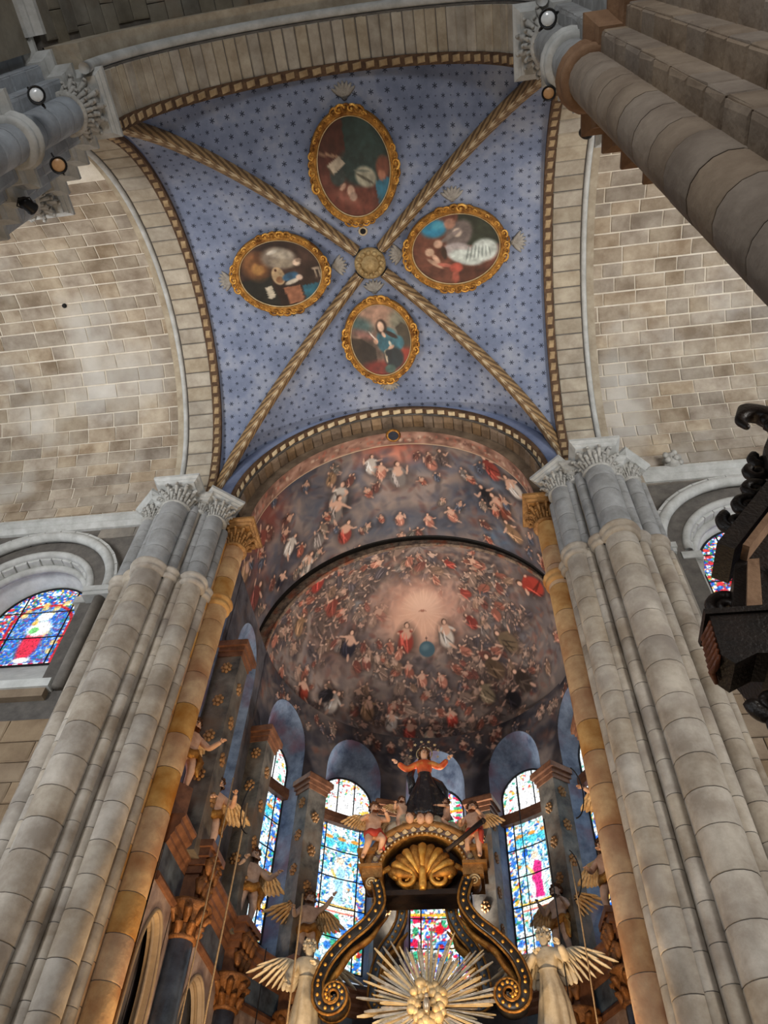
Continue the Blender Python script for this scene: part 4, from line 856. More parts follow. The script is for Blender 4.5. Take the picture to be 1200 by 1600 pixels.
# lunette figures above the windows are painted on the dome side; pilasters with brown cornice boxes
def oriented(cx, cy, ang): 
    return Matrix.Translation((cx, cy, 0)) @ Matrix.Rotation(ang, 4, 'Z')
M['pil_paint'] = pm('pilaster_paint', (58,56,54), (128,122,112), 2.6, rough=0.5, bump=0.1, c3=(104,86,70), s3=2.0)
M['leaf_paint'] = pm('leaf_paint', (128,92,58), (170,130,86), 9.0, rough=0.5, bump=0.3)
def pilaster(cx, cy, ang, wdt=0.46, dep=0.36):
    """local -y faces into the sanctuary"""
    Mx = oriented(cx, cy, ang)
    mb = MB(); mb.box((-wdt/2, -dep, 7.2), (wdt/2, 0.1, 10.78), Mx); p = mb.build('pilaster', M['pil_paint'], wa)
    mb = MB()
    for e, z0, z1 in ((0.02, 10.76, 10.86), (0.05, 10.86, 10.95), (0.10, 10.95, 11.06), (0.07, 11.06, 11.10)): mb.box((-wdt/2-e, -dep-e, z0), (wdt/2+e, 0.1, z1), Mx)
    mb.build('pilaster_cornice', M['brown_mould'], p)
    for zz in (10.2, 9.5, 8.8, 8.1):      # gilded relief rosettes on the faces
        for (lx, ly, nx, ny) in ((0, -dep, 0, -1), (wdt/2, -dep*0.5, 1, 0), (-wdt/2, -dep*0.5, -1, 0)):
            mb = MB(); c0 = Mx @ Vector((lx+nx*0.005, ly+ny*0.005, zz + (0.3 if nx else 0)))
            for q in range(7):
                a = q*2*PI/7; t = Mx.to_3x3() @ Vector((math.cos(a)*(0 if nx else 1), math.cos(a)*(1 if nx else 0), math.sin(a)*1.25))
                mb.ball(c0+t*0.07, 0.035, 6, 5)
            mb.ball(c0, 0.05, 8, 5); mb.build('relief_rosette', M['leaf_paint'], p, True)
for a in (-84, -51, -18.5, 18.5, 51, 84): pilaster(AX+AR*math.sin(rad(a)), AY+AR*math.cos(rad(a)), -rad(a))
pilaster(AX-AR, 9.92, PI/2, 0.46, 0.42); pilaster(AX+AR, 9.92, -PI/2, 0.46, 0.42)
# lower storey: painted wall with pointed openings, entablature on top
for sg, nm in ((-1, 'left'), (1, 'right')):
    X = AX+sg*(AR-0.22); rr0 = AR-0.22
    wl = MB(); wl.box((min(X, X+sg*0.08), 9.90, 2.6), (max(X, X+sg*0.08), 10.62, 6.9)); wl = wl.build(f'wall_sanctuary_{nm}', M['pink_marble']); struct(wl, f'painted marble wall with pointed openings, {nm} side of the sanctuary')
    mpl = (lambda u, z, d, X=X, sg=sg: (X+sg*d, u, z))
    for yc, u0, u1, hw_, zs_, ra_ in ((9.52, 9.14, 9.92, 0.35, 5.3, 0.95), (11.45, 10.6, 12.3, 0.60, 5.0, 1.25)):
        w_ = arch_wall('wall_panel', mpl, u0, u1, 2.6, 6.9, (yc, hw_, 2.6, zs_, ra_), (yc, hw_-0.05, 2.6, zs_, ra_-0.07), 0.14, 'pink_marble', 'low_stone', wl)
        for q, (e, dd) in enumerate(((0.03, -0.01), (-0.03, 0.08))):
            mb = MB(); o = outline(yc, hw_+e, 2.7, zs_, ra_+e); mb.tube([mpl(u, z, dd) for u, z in o], 0.025, 6); mb.build('arch_moulding', M['low_stone'], w_, True)
        mb = MB(); mb.box((min(X+sg*0.9, X+sg*1.0), u0-.3, 2.6), (max(X+sg*0.9, X+sg*1.0), u1+.3, 6.9)); mb.build('passage_shade', M['wood_dark'], w_)  # dark sheet stands in for the shade inside the opening
    arc = [(AX+sg*rr0*math.cos(rad(t)), 12.3+rr0*math.sin(rad(t))) for t in (0, 17, 34, 51, 68)]
    mb = MB(); mb.add([(x, y, z) for x, y in arc for z in (2.6, 6.9)], [tuple(f) for f in grid_faces(len(arc), 2)]); mb.build('curved_wall', M['pink_marble'], wl)
    P = [(X, 9.15)] + arc; pp = P if sg < 0 else P[::-1]
    zt = 0.14
    en = MB(); cornice(en, pp, [(o_, z_+zt) for o_, z_ in ((-0.4, 6.86), (0.02, 6.86), (0.05, 6.92), (0.05, 6.96), (0.09, 7.02), (0.09, 7.07), (0.15, 7.13), (0.15, 7.20), (0.19, 7.24), (0.19, 7.28), (-0.4, 7.28))])
    en = en.build(f'trim_{8 if sg < 0 else 9}', M['brown_mould']); struct(en, f'brown moulded entablature along the {nm} sanctuary wall')
    mb = MB(); cornice(mb, pp, [(-0.1, 6.62), (0.012, 6.62), (0.012, 7.01), (-0.1, 7.01)]); mb.build('frieze', M['blue_marble'], en)
    mb = MB(); cornice(mb, pp, [(-0.1, 6.50), (0.04, 6.50), (0.06, 6.56), (0.03, 6.62), (-0.1, 6.62)]); mb.build('architrave', M['brown_mould'], en)
    for (cx, cy, nx, ny) in ((X, 10.18, -sg, 0), (X, 12.45, -sg, -0.1), (arc[2][0]*0.93+AX*.07, arc[2][1]-.1, -sg*.8, -.6)):
        l = math.hypot(nx, ny); nx, ny = nx/l, ny/l
        Mx = oriented(cx, cy, math.atan2(nx, -ny))
        c_ = MB()
        for e, z0, z1 in ((0.0, 6.64, 7.02), (0.04, 7.02, 7.12), (0.08, 7.12, 7.22), (0.13, 7.22, 7.34), (0.17, 7.34, 7.44)): c_.box((-0.16-e, -0.22-e, z0), (0.16+e, 0.1, z1), Mx)
        c_ = c_.build('corbel', M['brown_mould'], en)
        for q in range(6):
            t = Mx @ Vector(((q % 3-1)*0.16, -0.27-0.07*(q//3), 6.92+(q//3)*0.26)); mb = MB(); mb.tube([t+Vector((0, 0, -.18)), t+Vector((0, 0, .0)), t+(Mx.to_3x3() @ Vector((0, -.05, .03))), t+(Mx.to_3x3() @ Vector((0, -.07, -.02)))], [.03, .085, .06, .03], 7); mb.build('acanthus_leaf', M['brown_gilt'], c_, True)
        col = MB(); t = Mx @ Vector((0, -0.12, 0)); col.lathe([(0.19, 2.6), (0.17, 6.19)], (t[0], t[1], 0), 16); col.build('column', M['blue_marble'], wl, True)
        cp = MB(); cp.lathe([(0.18, 6.17), (0.22, 6.20), (0.19, 6.24), (0.20, 6.39), (0.29, 6.56), (0.33, 6.60), (0.33, 6.64), (0.18, 6.64)], (t[0], t[1], 0), 16); cp = cp.build('capital', M['brown_gilt'], wl, True)
        for q in range(16):
            a = q*PI/4+(q//8)*PI/8; r_ = 0.22+0.06*(q//8); mb = MB()
            mb.tube([(t[0]+.18*math.cos(a), t[1]+.18*math.sin(a), 6.22+.16*(q//8)), (t[0]+r_*math.cos(a), t[1]+r_*math.sin(a), 6.36+.16*(q//8)), (t[0]+(r_+.06)*math.cos(a), t[1]+(r_+.06)*math.sin(a), 6.34+.16*(q//8))], [.05, .06, .035], 6); mb.build('acanthus_leaf', M['brown_gilt'], cp, True)

# ------------------------------------------------------------------ transept east walls with their windows
for sg, nm in ((-1, 'left'), (1, 'right')):
    cx = -6.65 if sg < 0 else 6.32; gd = 0.80 if sg < 0 else 0.58; mpw = lambda u, z, d: (u, 8.66+d, z); lo, hi = (-10.2, -4.5) if sg < 0 else (4.5, 9.8)
    wl = arch_wall(f'wall_{nm}', mpw, lo, hi, 0.0, 13.75, (cx, 1.22, 9.45, 11.50, 1.22), (cx, 0.98, 10.62, 11.62, 1.02), gd, 'joint', 'sill')
    struct(wl, f'east wall of the {nm} transept around its stained glass window')
    win = new_window(f'round-headed mosaic window in the {nm} transept with a %s' % ('red robed figure' if sg < 0 else 'red ring, partly hidden by dark woodwork'))
    glazing(win, mpw, cx, 0.96, 10.62, 11.62, 1.0, gd-.02, 'transept', 20+sg, 3, [-1, -.52, .52, 1])
    # orders of the window arch
    for rr, d, mt in ((1.27, 0.02, 'pale_stone'), (1.12, 0.24, 'pale_stone')):
        mb = MB(); mb.sweep(arch_frames('y', 8.66+d, cx, rr, rr, 11.5, 0, 180, 40), circ(0.075, 8)); mb.build('roll_moulding', M[mt], wl, True)
    voussoirs(wl, 'pale_stone', 'y', cx, 1.16, 1.16, 11.5, 2, 178, 15, 8.70, 8.92, 0.10)
    # big relieving arch
    voussoirs(wl, 'pale_stone', 'y', cx, 1.66, 1.66, 11.48, 0, 180, 17, 8.50, 8.70, 0.16, name='relieving_voussoir')
    mb = MB(); mb.sweep(arch_frames('y', 8.55, cx, 1.68, 1.68, 11.48, 0, 180, 48), circ(0.10, 10)); mb.build('arch_roll', M['pale_stone'], wl, True)
    for s_ in (-1, 1):
        mb = MB(); mb.box((cx+s_*1.75-0.42, 8.46, 11.28), (cx+s_*1.75+0.22, 8.8, 11.36)); mb.box((cx+s_*1.75-0.44, 8.43, 11.36), (cx+s_*1.75+0.24, 8.8, 11.48)); mb.build('impost', M['pale_stone'], wl)
        mb = MB(); mb.box((cx+s_*1.25-0.16, 8.64, 11.30), (cx+s_*1.25+0.16, 8.98, 11.46)); mb.build('impost', M['pale_stone'], wl)
        shaft_core = MB(); shaft_core.lathe([(0.10, 9.3), (0.10, 11.28)], (cx+s_*1.62, 8.58, 0), 14); shaft_core.build('jamb_shaft', M['wall_stone'], wl, True)
        mb = MB(); mb.lathe([(0.085, 9.6), (0.085, 11.05), (0.11, 11.08), (0.09, 11.12), (0.16, 11.30)], (cx+s_*1.22, 8.82, 0), 12); mb.build('jamb_shaft', M['carved'], wl, True)
    mb = MB(); mb.box((cx-1.5, 8.50, 9.28), (cx+1.5, 8.80, 9.44)); mb.build('sill', M['sill'], wl)
    mb = MB(); mb.box((cx-1.45, 8.54, 9.12), (cx+1.45, 8.8, 9.28)); mb.build('sill_moulding', M['low_stone'], wl)
    # ashlar of the wall, left out where the arches stand
    z = 2.4
    while z < 13.4:
        h = random.uniform(0.32, 0.42); u = lo - random.uniform(0, .5)
        h = min(h, 13.42-z)
        while u < hi:
            l = random.uniform(0.5, 0.95); a, b = max(u, lo), min(u+l, hi); u += l
            if b-a < 0.12: continue
            if z+h > 9.1 and z < 11.5 and b > cx-1.9 and a < cx+1.9: continue
            near = min(math.hypot(xx-cx, zz-11.48) for xx in (a, (a+b)/2, b) for zz in (z, z+h))
            far = max(math.hypot(xx-cx, zz-11.48) for xx in (a, b) for zz in (z, z+h))
            if z+h > 11.4 and not (near > 1.84 or (near > 1.34 and far < 1.66)): continue
            stone(wl, 'wall_stone' if z > 9.2 else 'low_stone', ((a+b)/2, 8.655, z+h/2), (1,0,0), (0,0,1), (0,-1,0), (b-a-0.014, h-0.014, 0.05))
        z += h
cb2 = MB(); cb2.lathe([(0.05, 0), (0.13, 0.05), (0.12, 0.16), (0.16, 0.22), (0.10, 0.34), (0.02, 0.36)], (5.35, 8.45, 13.62), 10, 0.12, 3); [cb2.ball((5.35+.13*math.cos(q*1.26), 8.42+.11*math.sin(q*1.26), 13.72+.16*(q % 2)), (.06, .06, .07), 7, 5) for q in range(10)]; cb2.build('carved_corbel', M['carved'], bpy.data.objects['trim_5'], True)
# ------------------------------------------------------------------ oval paintings on the vault
def medallion(cx, cy, hx, hy, up, painter, label):
    """flat oval canvas in a gilded frame under the vault; up = direction of the picture's top in plan"""
    z = bz - 0.13; p = empty('oval_painting', (cx, cy, z)); tag(p, label, 'painting', 'oval paintings on the star vault')
    n = 96; t = np.linspace(0, 2*PI, n, endpoint=False)
    cv = Canvas(-1, 1, -1, 1, 170, 170, (60,46,40)); painter(cv); cv.a *= (0.72+0.56*fbm(cv.h, cv.w, 16, 4, int(abs(cx)*100+cy*10)))[..., None]
    # grid in polar rings
    m = 46; V = [(0, 0, 0)]; PQ = [(0, 0)]
    for k in range(1, m+1):
        for a in t: V.append((hx*k/m*math.cos(a), hy*k/m*math.sin(a), 0)); PQ.append((k/m*math.cos(a), k/m*math.sin(a)))
    PQ = np.array(PQ); ux, uy = up; su, sv = PQ[:, 0]*uy*-1*-1 if False else PQ[:, 0]*uy - PQ[:, 1]*ux, PQ[:, 0]*ux + PQ[:, 1]*uy
    F = [(0, 1+i, 1+(i+1) % n) for i in range(n)]
    for k in range(m-1): F += [(1+k*n+i, 1+(k+1)*n+i, 1+(k+1)*n+(i+1) % n, 1+k*n+(i+1) % n) for i in range(n)]
    mk('canvas', np.array(V), F, M['oil_paint'], p, True, col=cv.sample(-su, sv))
    def ring(name, prof, mat):
        mb = MB(); fr = []
        for a in t:
            nx, ny = math.cos(a)/hx, math.sin(a)/hy; l = math.hypot(nx, ny); fr.append(((hx*math.cos(a), hy*math.sin(a), 0), (nx/l, ny/l, 0), (0, 0, 1)))
        mb.sweep(fr, prof, closed=True); return mb.build(name, M[mat], p, True)
    ring('backing', [(-0.02, 0.005), (0.05, 0.005), (0.05, 0.16), (-0.02, 0.16)], 'band_dark')
    fr = ring('frame', [(-0.03, 0.0), (-0.03, -0.035), (0.0, -0.05), (0.03, -0.03), (0.055, -0.06), (0.09, -0.06), (0.115, -0.02), (0.115, 0.02)], 'gold')
    ring('inner_fillet', [(-0.045, 0.0), (-0.045, -0.02), (-0.02, -0.025), (-0.02, 0.0)], 'gold_pale')
    # carved ornament: clusters at the four axes, leaf curls between
    for q in range(44):
        a = 2*PI*q/44; k = abs(math.cos(2*a)); big = k > 0.80
        mb = MB(); r_ = (0.062 if big else 0.036)*random.uniform(0.8, 1.2); off = 1+(0.085 if big else 0.06)/max(hx, hy)
        c = (hx*off*math.cos(a), hy*off*math.sin(a), -0.055)
        tn = Vector((-hx*math.sin(a), hy*math.cos(a), 0)).normalized(); ou = Vector((math.cos(a), math.sin(a), 0))
        pts = [Vector(c)+tn*r_*1.5*(math.cos(s_)*(1-s_/9))+ou*r_*1.2*math.sin(s_)*(1-s_/9) for s_ in np.linspace(0, 5.2, 9)]
        mb.tube(pts, np.linspace(r_*0.45, r_*0.25, 9), 5); mb.ball(c, (r_*0.5, r_*0.5, r_*0.6), 6, 5)
        mb.build('carved_curl', M['gold' if q % 2 else 'gold_bright'], fr, True)
    return p
def wash(cv, cols, seed, base=4):
    clouds(cv, base, 5, cols, seed)
def pt_west(cv):       # an elderly saint writing, red cloth and dark green curtain, lake to one side
    wash(cv, [(60,32,28), (84,44,38), (104,60,50)], 31)
    cv.poly([(-.15, -.1), (-.15, -1), (.9, -1), (.9, .2), (.5, .3)], (34,52,50)); cv.ell(.35, -.5, .35, .5, 0, (52,72,68), .6, 1); cv.poly([(-.9, -.4), (-.15, -.25), (-.15, -1), (-.7, -1)], (70,38,32)); cv.stroke((-.85, -.35), (-.2, -.2), .03, (150,116,92))
    cv.poly([(.5, .3), (1, .25), (.9, .75), (.55, .9)], (44,98,118)); cv.ell(-.15, .7, .7, .4, .3, (104,54,44), .9, .6); cv.ell(-.3, .55, .35, .12, .4, (134,84,70), .7, .8)
    cv.ell(.1, .0, .48, .36, .2, (40,56,54), 1); cv.ell(-.45, .12, .2, .2, 0, (52,60,58), 1); cv.ell(.28, .2, .28, .2, .3, (152,146,126), 1, .3); cv.stroke((.05, .12), (.45, .34), .03, (82,78,66)); cv.stroke((.0, .05), (.4, .1), .025, (110,112,100))
    cv.poly([(-.7, -.1), (-.35, -.25), (-.2, -.1), (-.55, .08)], (176,160,138)); cv.stroke((-.7, -.1), (-.55, .1), .02, (90,76,62)); cv.ell(-.16, .44, .1, .12, 0, (196,160,136), 1); cv.ell(-.12, .55, .1, .09, 0, (160,132,114), 1); cv.stroke((-.3, .3), (-.42, .38), .05, (190,150,126)); cv.ell(.75, .05, .18, .22, .3, (112,66,52), 1); cv.ell(.7, .2, .1, .1, 0, (150,100,78), 1); cv.a = cv.a[::-1].copy()
def pt_left(cv):       # a painter saint with palette, winged beast, picture of a woman in blue
    wash(cv, [(40,28,24), (56,40,34), (74,52,44)], 32)
    cv.poly([(-1, -.1), (-.25, -.05), (-.1, -1), (-1, -1)], (34,34,30)); cv.ell(-.55, .3, .3, .4, .2, (128,84,50), .9, .6); cv.ell(-.5, .2, .14, .16, 0, (176,128,72), .9, .6); cv.ell(-.38, .5, .16, .2, 0, (98,62,40), .9)
    cv.ell(.0, .45, .38, .3, -.3, (126,112,98), 1, .4); cv.ell(.12, .55, .3, .16, -.4, (168,156,138), .9, .5); cv.ell(.1, .3, .28, .12, -.3, (150,136,116), .9, .6); cv.stroke((-.2, .6), (.0, .66), .05, (190,180,164)); cv.ell(.42, .28, .09, .10, 0, (204,178,154), 1); cv.ell(.47, .34, .07, .06, 0, (120,100,86), 1)
    cv.ell(-.06, -.05, .15, .26, .1, (176,148,112), 1, .15); cv.ell(-.04, -.16, .09, .1, 0, (132,94,64), 1); cv.ell(-.1, .12, .03, .04, 0, (70,40,30), 1)
    cv.ell(.22, -.1, .2, .12, .3, (52,84,108), 1); cv.stroke((.1, -.3), (.38, -.2), .06, (190,178,160)); cv.ell(.42, -.15, .08, .08, 0, (196,170,150), 1); cv.poly([(.0, -.4), (.4, -.38), (.45, -.85), (.1, -.9)], (150,98,72)); cv.poly([(.45, -.4), (.95, -.35), (.7, -.75), (.5, -.8)], (42,94,110))
    cv.poly([(-.42, -.35), (-.26, -.3), (-.22, -.65), (-.38, -.7)], (186,174,152)); cv.stroke((.75, .05), (.95, .05), .02, (150,132,112)); cv.stroke((.8, -.2), (.95, -.2), .02, (150,132,112)); cv.stroke((.8, .05), (.83, -.2), .02, (150,132,112)); cv.stroke((.9, .05), (.92, -.2), .02, (150,132,112))
def pt_right(cv):      # a seated saint in grey and white with two children, brown drapery
    wash(cv, [(70,38,30), (96,54,42), (112,66,52)], 33)
    cv.poly([(.1, 1), (.1, .1), (1, .0), (1, 1)], (36,42,34)); cv.ell(.6, .4, .3, .3, 0, (50,56,44), .7, 1); cv.ell(-.45, .62, .28, .24, -.2, (38,120,150), 1, .4); cv.ell(-.35, .68, .14, .1, 0, (76,150,168), .8, .8)
    cv.ell(.08, .38, .28, .4, -.4, (104,92,88), 1, .3); cv.ell(-.1, .7, .12, .14, 0, (160,116,96), 1); cv.ell(.05, .45, .1, .12, 0, (188,168,150), 1); cv.stroke((-.3, .25), (.1, .5), .06, (126,112,106))
    cv.ell(.05, -.05, .34, .22, -.3, (176,164,160), 1, .3); cv.ell(.22, -.25, .4, .2, -.4, (186,192,184), 1, .3); cv.ell(.62, -.1, .3, .3, .5, (196,202,194), 1, .3)
    for q in range(7): cv.stroke((.3+.07*q, .1-.02*q), (.2+.09*q, -.36+.02*q), .018, (120,128,122), .8)
    cv.ell(-.38, .2, .1, .11, 0, (196,156,132), 1); cv.ell(-.58, .0, .1, .11, 0, (198,162,136), 1); cv.stroke((-.5, -.1), (-.4, -.3), .06, (188,150,126)); cv.stroke((-.62, -.2), (-.35, -.45), .05, (184,146,122)); cv.stroke((-.4, -.35), (-.1, -.45), .05, (170,96,80)); cv.ell(-.02, -.5, .14, .14, 0, (176,80,64), 1); cv.stroke((-.05, -.6), (-.05, -.9), .07, (160,82,66)); cv.stroke((-.28, .1), (-.25, -.2), .06, (60,40,34))
def pt_east(cv):       # a young saint in blue with a quill, dusk sky and rocks
    wash(cv, [(86,72,62), (122,98,84), (150,122,104)], 34)
    cv.ell(0, .65, .6, .3, 0, (176,136,114), .8, .8); cv.ell(-.55, .45, .35, .2, -.3, (62,98,100), .8, .8); cv.ell(.6, .5, .3, .25, .2, (112,118,100), .7, .8); cv.ell(-.5, .2, .35, .12, -.4, (140,92,84), .7, .8)
    cv.poly([(-1, .2), (-.6, .1), (-.2, -.2), (-.2, -.9), (-.9, -.8)], (56,46,38)); cv.poly([(.5, .3), (.7, .45), (1, .2), (1, -.3), (.7, -.3)], (66,58,46)); cv.ell(-.45, -.3, .3, .35, .2, (38,32,28), .8, .7); cv.ell(-.3, -.85, .7, .3, .1, (112,36,28), .95, .5); cv.ell(.75, -.65, .35, .4, .3, (142,48,32), 1, .4)
    cv.ell(.2, -.02, .33, .36, .1, (48,92,104), 1, .25); cv.ell(.52, -.1, .2, .2, -.6, (58,106,118), 1, .3); cv.ell(.35, -.5, .3, .3, 0, (30,40,44), 1, .3); cv.ell(.35, .15, .16, .12, 0, (82,128,136), .7, .8); cv.ell(.07, .36, .17, .2, 0, (48,34,28), 1); cv.stroke((.2, .22), (.5, .05), .06, (44,30,26)); cv.ell(.05, .37, .10, .14, .2, (212,176,150), 1); cv.stroke((.08, .2), (.14, .1), .05, (206,170,146))
    cv.ell(-.16, .0, .07, .09, .3, (196,154,128), 1); cv.stroke((-.16, .04), (-.34, .26), .02, (226,216,200)); cv.ell(.3, -.2, .1, .05, .3, (200,158,132), 1); cv.stroke((.26, -.05), (.3, -.16), .04, (204,196,176)); cv.stroke((.08, -.3), (.12, -.6), .03, (188,172,146)); cv.stroke((.08, -.3), (.24, -.24), .03, (188,172,146)); cv.ell(.18, -.8, .17, .12, 0, (66,92,84), 1)
    cv.ell(.18, -.35, .1, .1, 0, (26,32,36), .8)
medallion(-0.05, 3.27, 0.70, 0.90, (0, -1), pt_west, 'oval painting of a saint with dark green curtain, nearest the nave arch')
medallion(-1.80, 5.05, 0.86, 0.70, (0, -1), pt_left, 'oval painting with a round palette, left of the vault boss')
medallion(1.69, 4.97, 0.88, 0.71, (0, -1), pt_right, 'oval painting of a white robed saint, right of the vault boss')
medallion(0.0, 6.68, 0.66, 0.83, (0, -1), pt_east, 'oval painting of a blue robed youth with a quill, nearest the sanctuary')
# stucco plumes behind the frames
for (x, y, dx, dy) in ((-0.05, 2.12, 0, -1), (1.69, 4.02, 0, -1), (0.0, 5.66, 0, -1), (-2.85, 5.1, -1, 0), (2.8, 5.0, 1, 0), (-0.72, 5.05, 1, 0), (0.62, 4.97, -1, 0), (0.05, 7.68, 0, 1)):
    mb = MB()
    for q in range(7):
        a = (q-3)*0.32; c_, s_ = math.cos(a), math.sin(a); vx, vy = dx*c_-dy*s_, dx*s_+dy*c_
        zq = lambda X, Y: SP+CR*max(math.sqrt(max(0, 1-(X/VA)**2)), math.sqrt(max(0, 1-((Y-CY)/VB)**2)))-0.015
        pts = [(x+vx*r_, y+vy*r_, zq(x+vx*r_, y+vy*r_)) for r_ in (-0.05, .08, .18, .25)]; mb.tube(pts, [.03, .05, .035, .012], 6, 0.5)
    mb.build('stucco_plume', M['stucco'], ceil, True)

# ------------------------------------------------------------------ statues
def skin(name, J, E, root, sub=2):
    keys = list(J); me = bpy.data.meshes.new('tmp'); me.from_pydata([J[k][0] for k in keys], [(keys.index(a), keys.index(b)) for a, b in E], [])
    o = bpy.data.objects.new('tmp', me); COL.objects.link(o); o.modifiers.new('s', 'SKIN'); sd = o.modifiers.new('u', 'SUBSURF'); sd.levels = sub; sd.render_levels = sub
    for i, k in enumerate(keys):
        r = J[k][1]; sv = me.skin_vertices[0].data[i]; sv.radius = (r, r) if not isinstance(r, tuple) else r; sv.use_root = (k == root)
    bpy.context.view_layer.update(); dg = bpy.context.evaluated_depsgraph_get()
    m2 = bpy.data.meshes.new_from_object(o.evaluated_get(dg)); V = np.array([v.co[:] for v in m2.vertices]); F = [tuple(p.vertices) for p in m2.polygons]
    bpy.data.objects.remove(o); bpy.data.meshes.remove(me); bpy.data.meshes.remove(m2)
    return V, F
def hand(mb, w_, d, s):
    """palm and five unequal bent fingers; w_ wrist, d direction"""
    w_ = Vector(w_); d = Vector(d).normalized(); side = d.cross(Vector((0, 0, 1)))
    side = side.normalized() if side.length > .1 else Vector((1, 0, 0)); nn = side.cross(d)
    mb.ball(w_+d*s*.35, (s*.32, s*.32, s*.32), 8, 6)
    for k, l in ((-1.5, .75), (-.5, .95), (.5, 1.0), (1.5, .8)):
        b = w_+d*s*.55+side*k*s*.17; mb.tube([b, b+d*s*l*.4, b+d*s*l*.75-nn*s*.2], [s*.10, s*.09, s*.06], 5)
    b = w_+d*s*.25+side*s*.28; mb.tube([b, b+d*s*.2+side*s*.25, b+d*s*.5+side*s*.3], [s*.11, s*.10, s*.07], 5)
def wing(p, sx, mat, L=0.46, base=(0.07, 0.09, 0.76), spread=0.8, up=0.9):
    """leading edge rising from the shoulder, with overlapping feathers hanging from it"""
    mb = MB(); b = Vector((sx*base[0], base[1], base[2])); tip = lambda t_: b+Vector((sx*L*.62*t_, .10*t_, L*(.62*t_-.34*t_*t_)))
    mb.tube([tip(t_) for t_ in np.linspace(0, 1, 8)], np.linspace(.05, .03, 8), 7)
    for row, (n_, ln) in enumerate(((9, .95), (8, .66), (7, .40))):
        for q in range(n_):
            t_ = (q+.5)/n_; o_ = tip(t_)+Vector((0, .018-.03*row, 0)); a = -1.25+.95*t_*t_+(.1 if row else 0); d = Vector((sx*math.cos(a), .12, math.sin(a))).normalized(); l = L*ln*(.62+.45*t_)
            mb.tube([o_+d*l*k for k in (-.04, .25, .6, .88, 1.0)], [.03, .06, .066, .05, .014], 6, .32)
    mb.build('wing', M[mat], p, True)
def putto(name, loc, rz, label, pose, mat='flesh', scale=1.0, wings=0.42, sash='gold', group='putti of the sanctuary', wmat='wing_gold'):
    p = empty(name, loc, rz); p.scale = (scale,)*3; tag(p, label, 'statue', group)
    ea, ha, eb, hb, kl, al, kr, ar = pose
    J = {'pel': ((0, 0, .50), (.115, .10)), 'bel': ((0, -.015, .61), (.105, .095)), 'che': ((0, .005, .73), (.12, .095)), 'nck': ((0, .0, .83), .045), 'hd': ((0, -.015, .90), .072), 'hd2': ((0, -.015, .97), .078), 'top': ((0, -.005, 1.03), .05),
         'sl': ((.13, 0, .78), .052), 'el': (ea, .042), 'hl': (ha, .030), 'sr': ((-.13, 0, .78), .052), 'er': (eb, .042), 'hr': (hb, .030),
         'hpl': ((.075, 0, .46), .085), 'kl': (kl, .06), 'al': (al, .036), 'tl': ((al[0]+.01, al[1]-.10, al[2]-.035), .024), 'hpr': ((-.075, 0, .46), .085), 'kr': (kr, .06), 'ar': (ar, .036), 'tr': ((ar[0]-.01, ar[1]-.10, ar[2]-.035), .024)}
    E = [('pel', 'bel'), ('bel', 'che'), ('che', 'nck'), ('nck', 'hd'), ('hd', 'hd2'), ('hd2', 'top'), ('che', 'sl'), ('sl', 'el'), ('el', 'hl'), ('che', 'sr'), ('sr', 'er'), ('er', 'hr'), ('pel', 'hpl'), ('hpl', 'kl'), ('kl', 'al'), ('al', 'tl'), ('pel', 'hpr'), ('hpr', 'kr'), ('kr', 'ar'), ('ar', 'tr')]
    V, F = skin('b', J, E, 'pel'); mb = MB(); mb.add(V, F)
    hand(mb, ha, Vector(ha)-Vector(ea), .075); hand(mb, hb, Vector(hb)-Vector(eb), .075)
    mb.tube([(0, -.085, .965), (0, -.112, .935), (0, -.09, .928)], [.010, .016, .010], 6); mb.ball((0, -.082, .90), (.022, .012, .008), 6, 5)
    for s_ in (-1, 1): mb.ball((s_*.078, -.005, .95), (.012, .02, .026), 6, 5)
    mb.build('body', M[mat], p, True)
    h_ = MB()
    for q in range(26):
        a = q*2.4; z = .94+.13*(q/26); r_ = .088*math.sqrt(max(.05, 1-((z-.96)/.11)**2)); y = math.sin(a)*r_
        if y < -.045 and z < 1.01: continue
        h_.ball((math.cos(a)*r_, y+.005, z), .028, 6, 5)
    h_.build('hair', M['hair'], p, True)
    e_ = MB(); [e_.ball((s_*.03, -.088, .955), (.010, .006, .007), 6, 4) for s_ in (-1, 1)]; e_.build('eyes', M['iron'], p, True)
    if wings:
        for s_ in (-1, 1): wing(p, s_, wmat, wings)
    if sash:
        s2 = MB(); fr = [((.135*math.cos(a), .115*math.sin(a), .50+.05*math.sin(a+.8)+.015*math.sin(5*a)), (math.cos(a), math.sin(a), 0), (0, 0, 1)) for a in np.linspace(0, 2*PI, 28, endpoint=False)]
        s2.sweep(fr, [(-.02, -.06), (.02, -.07), (.035, 0), (.015, .06), (-.02, .05)], closed=True); s2.tube([(.12, -.08, .5), (.17, -.10, .40), (.15, -.07, .28), (.18, -.09, .20)], [.03, .05, .04, .015], 7); s2.build('sash', M[sash], p, True)
    return p
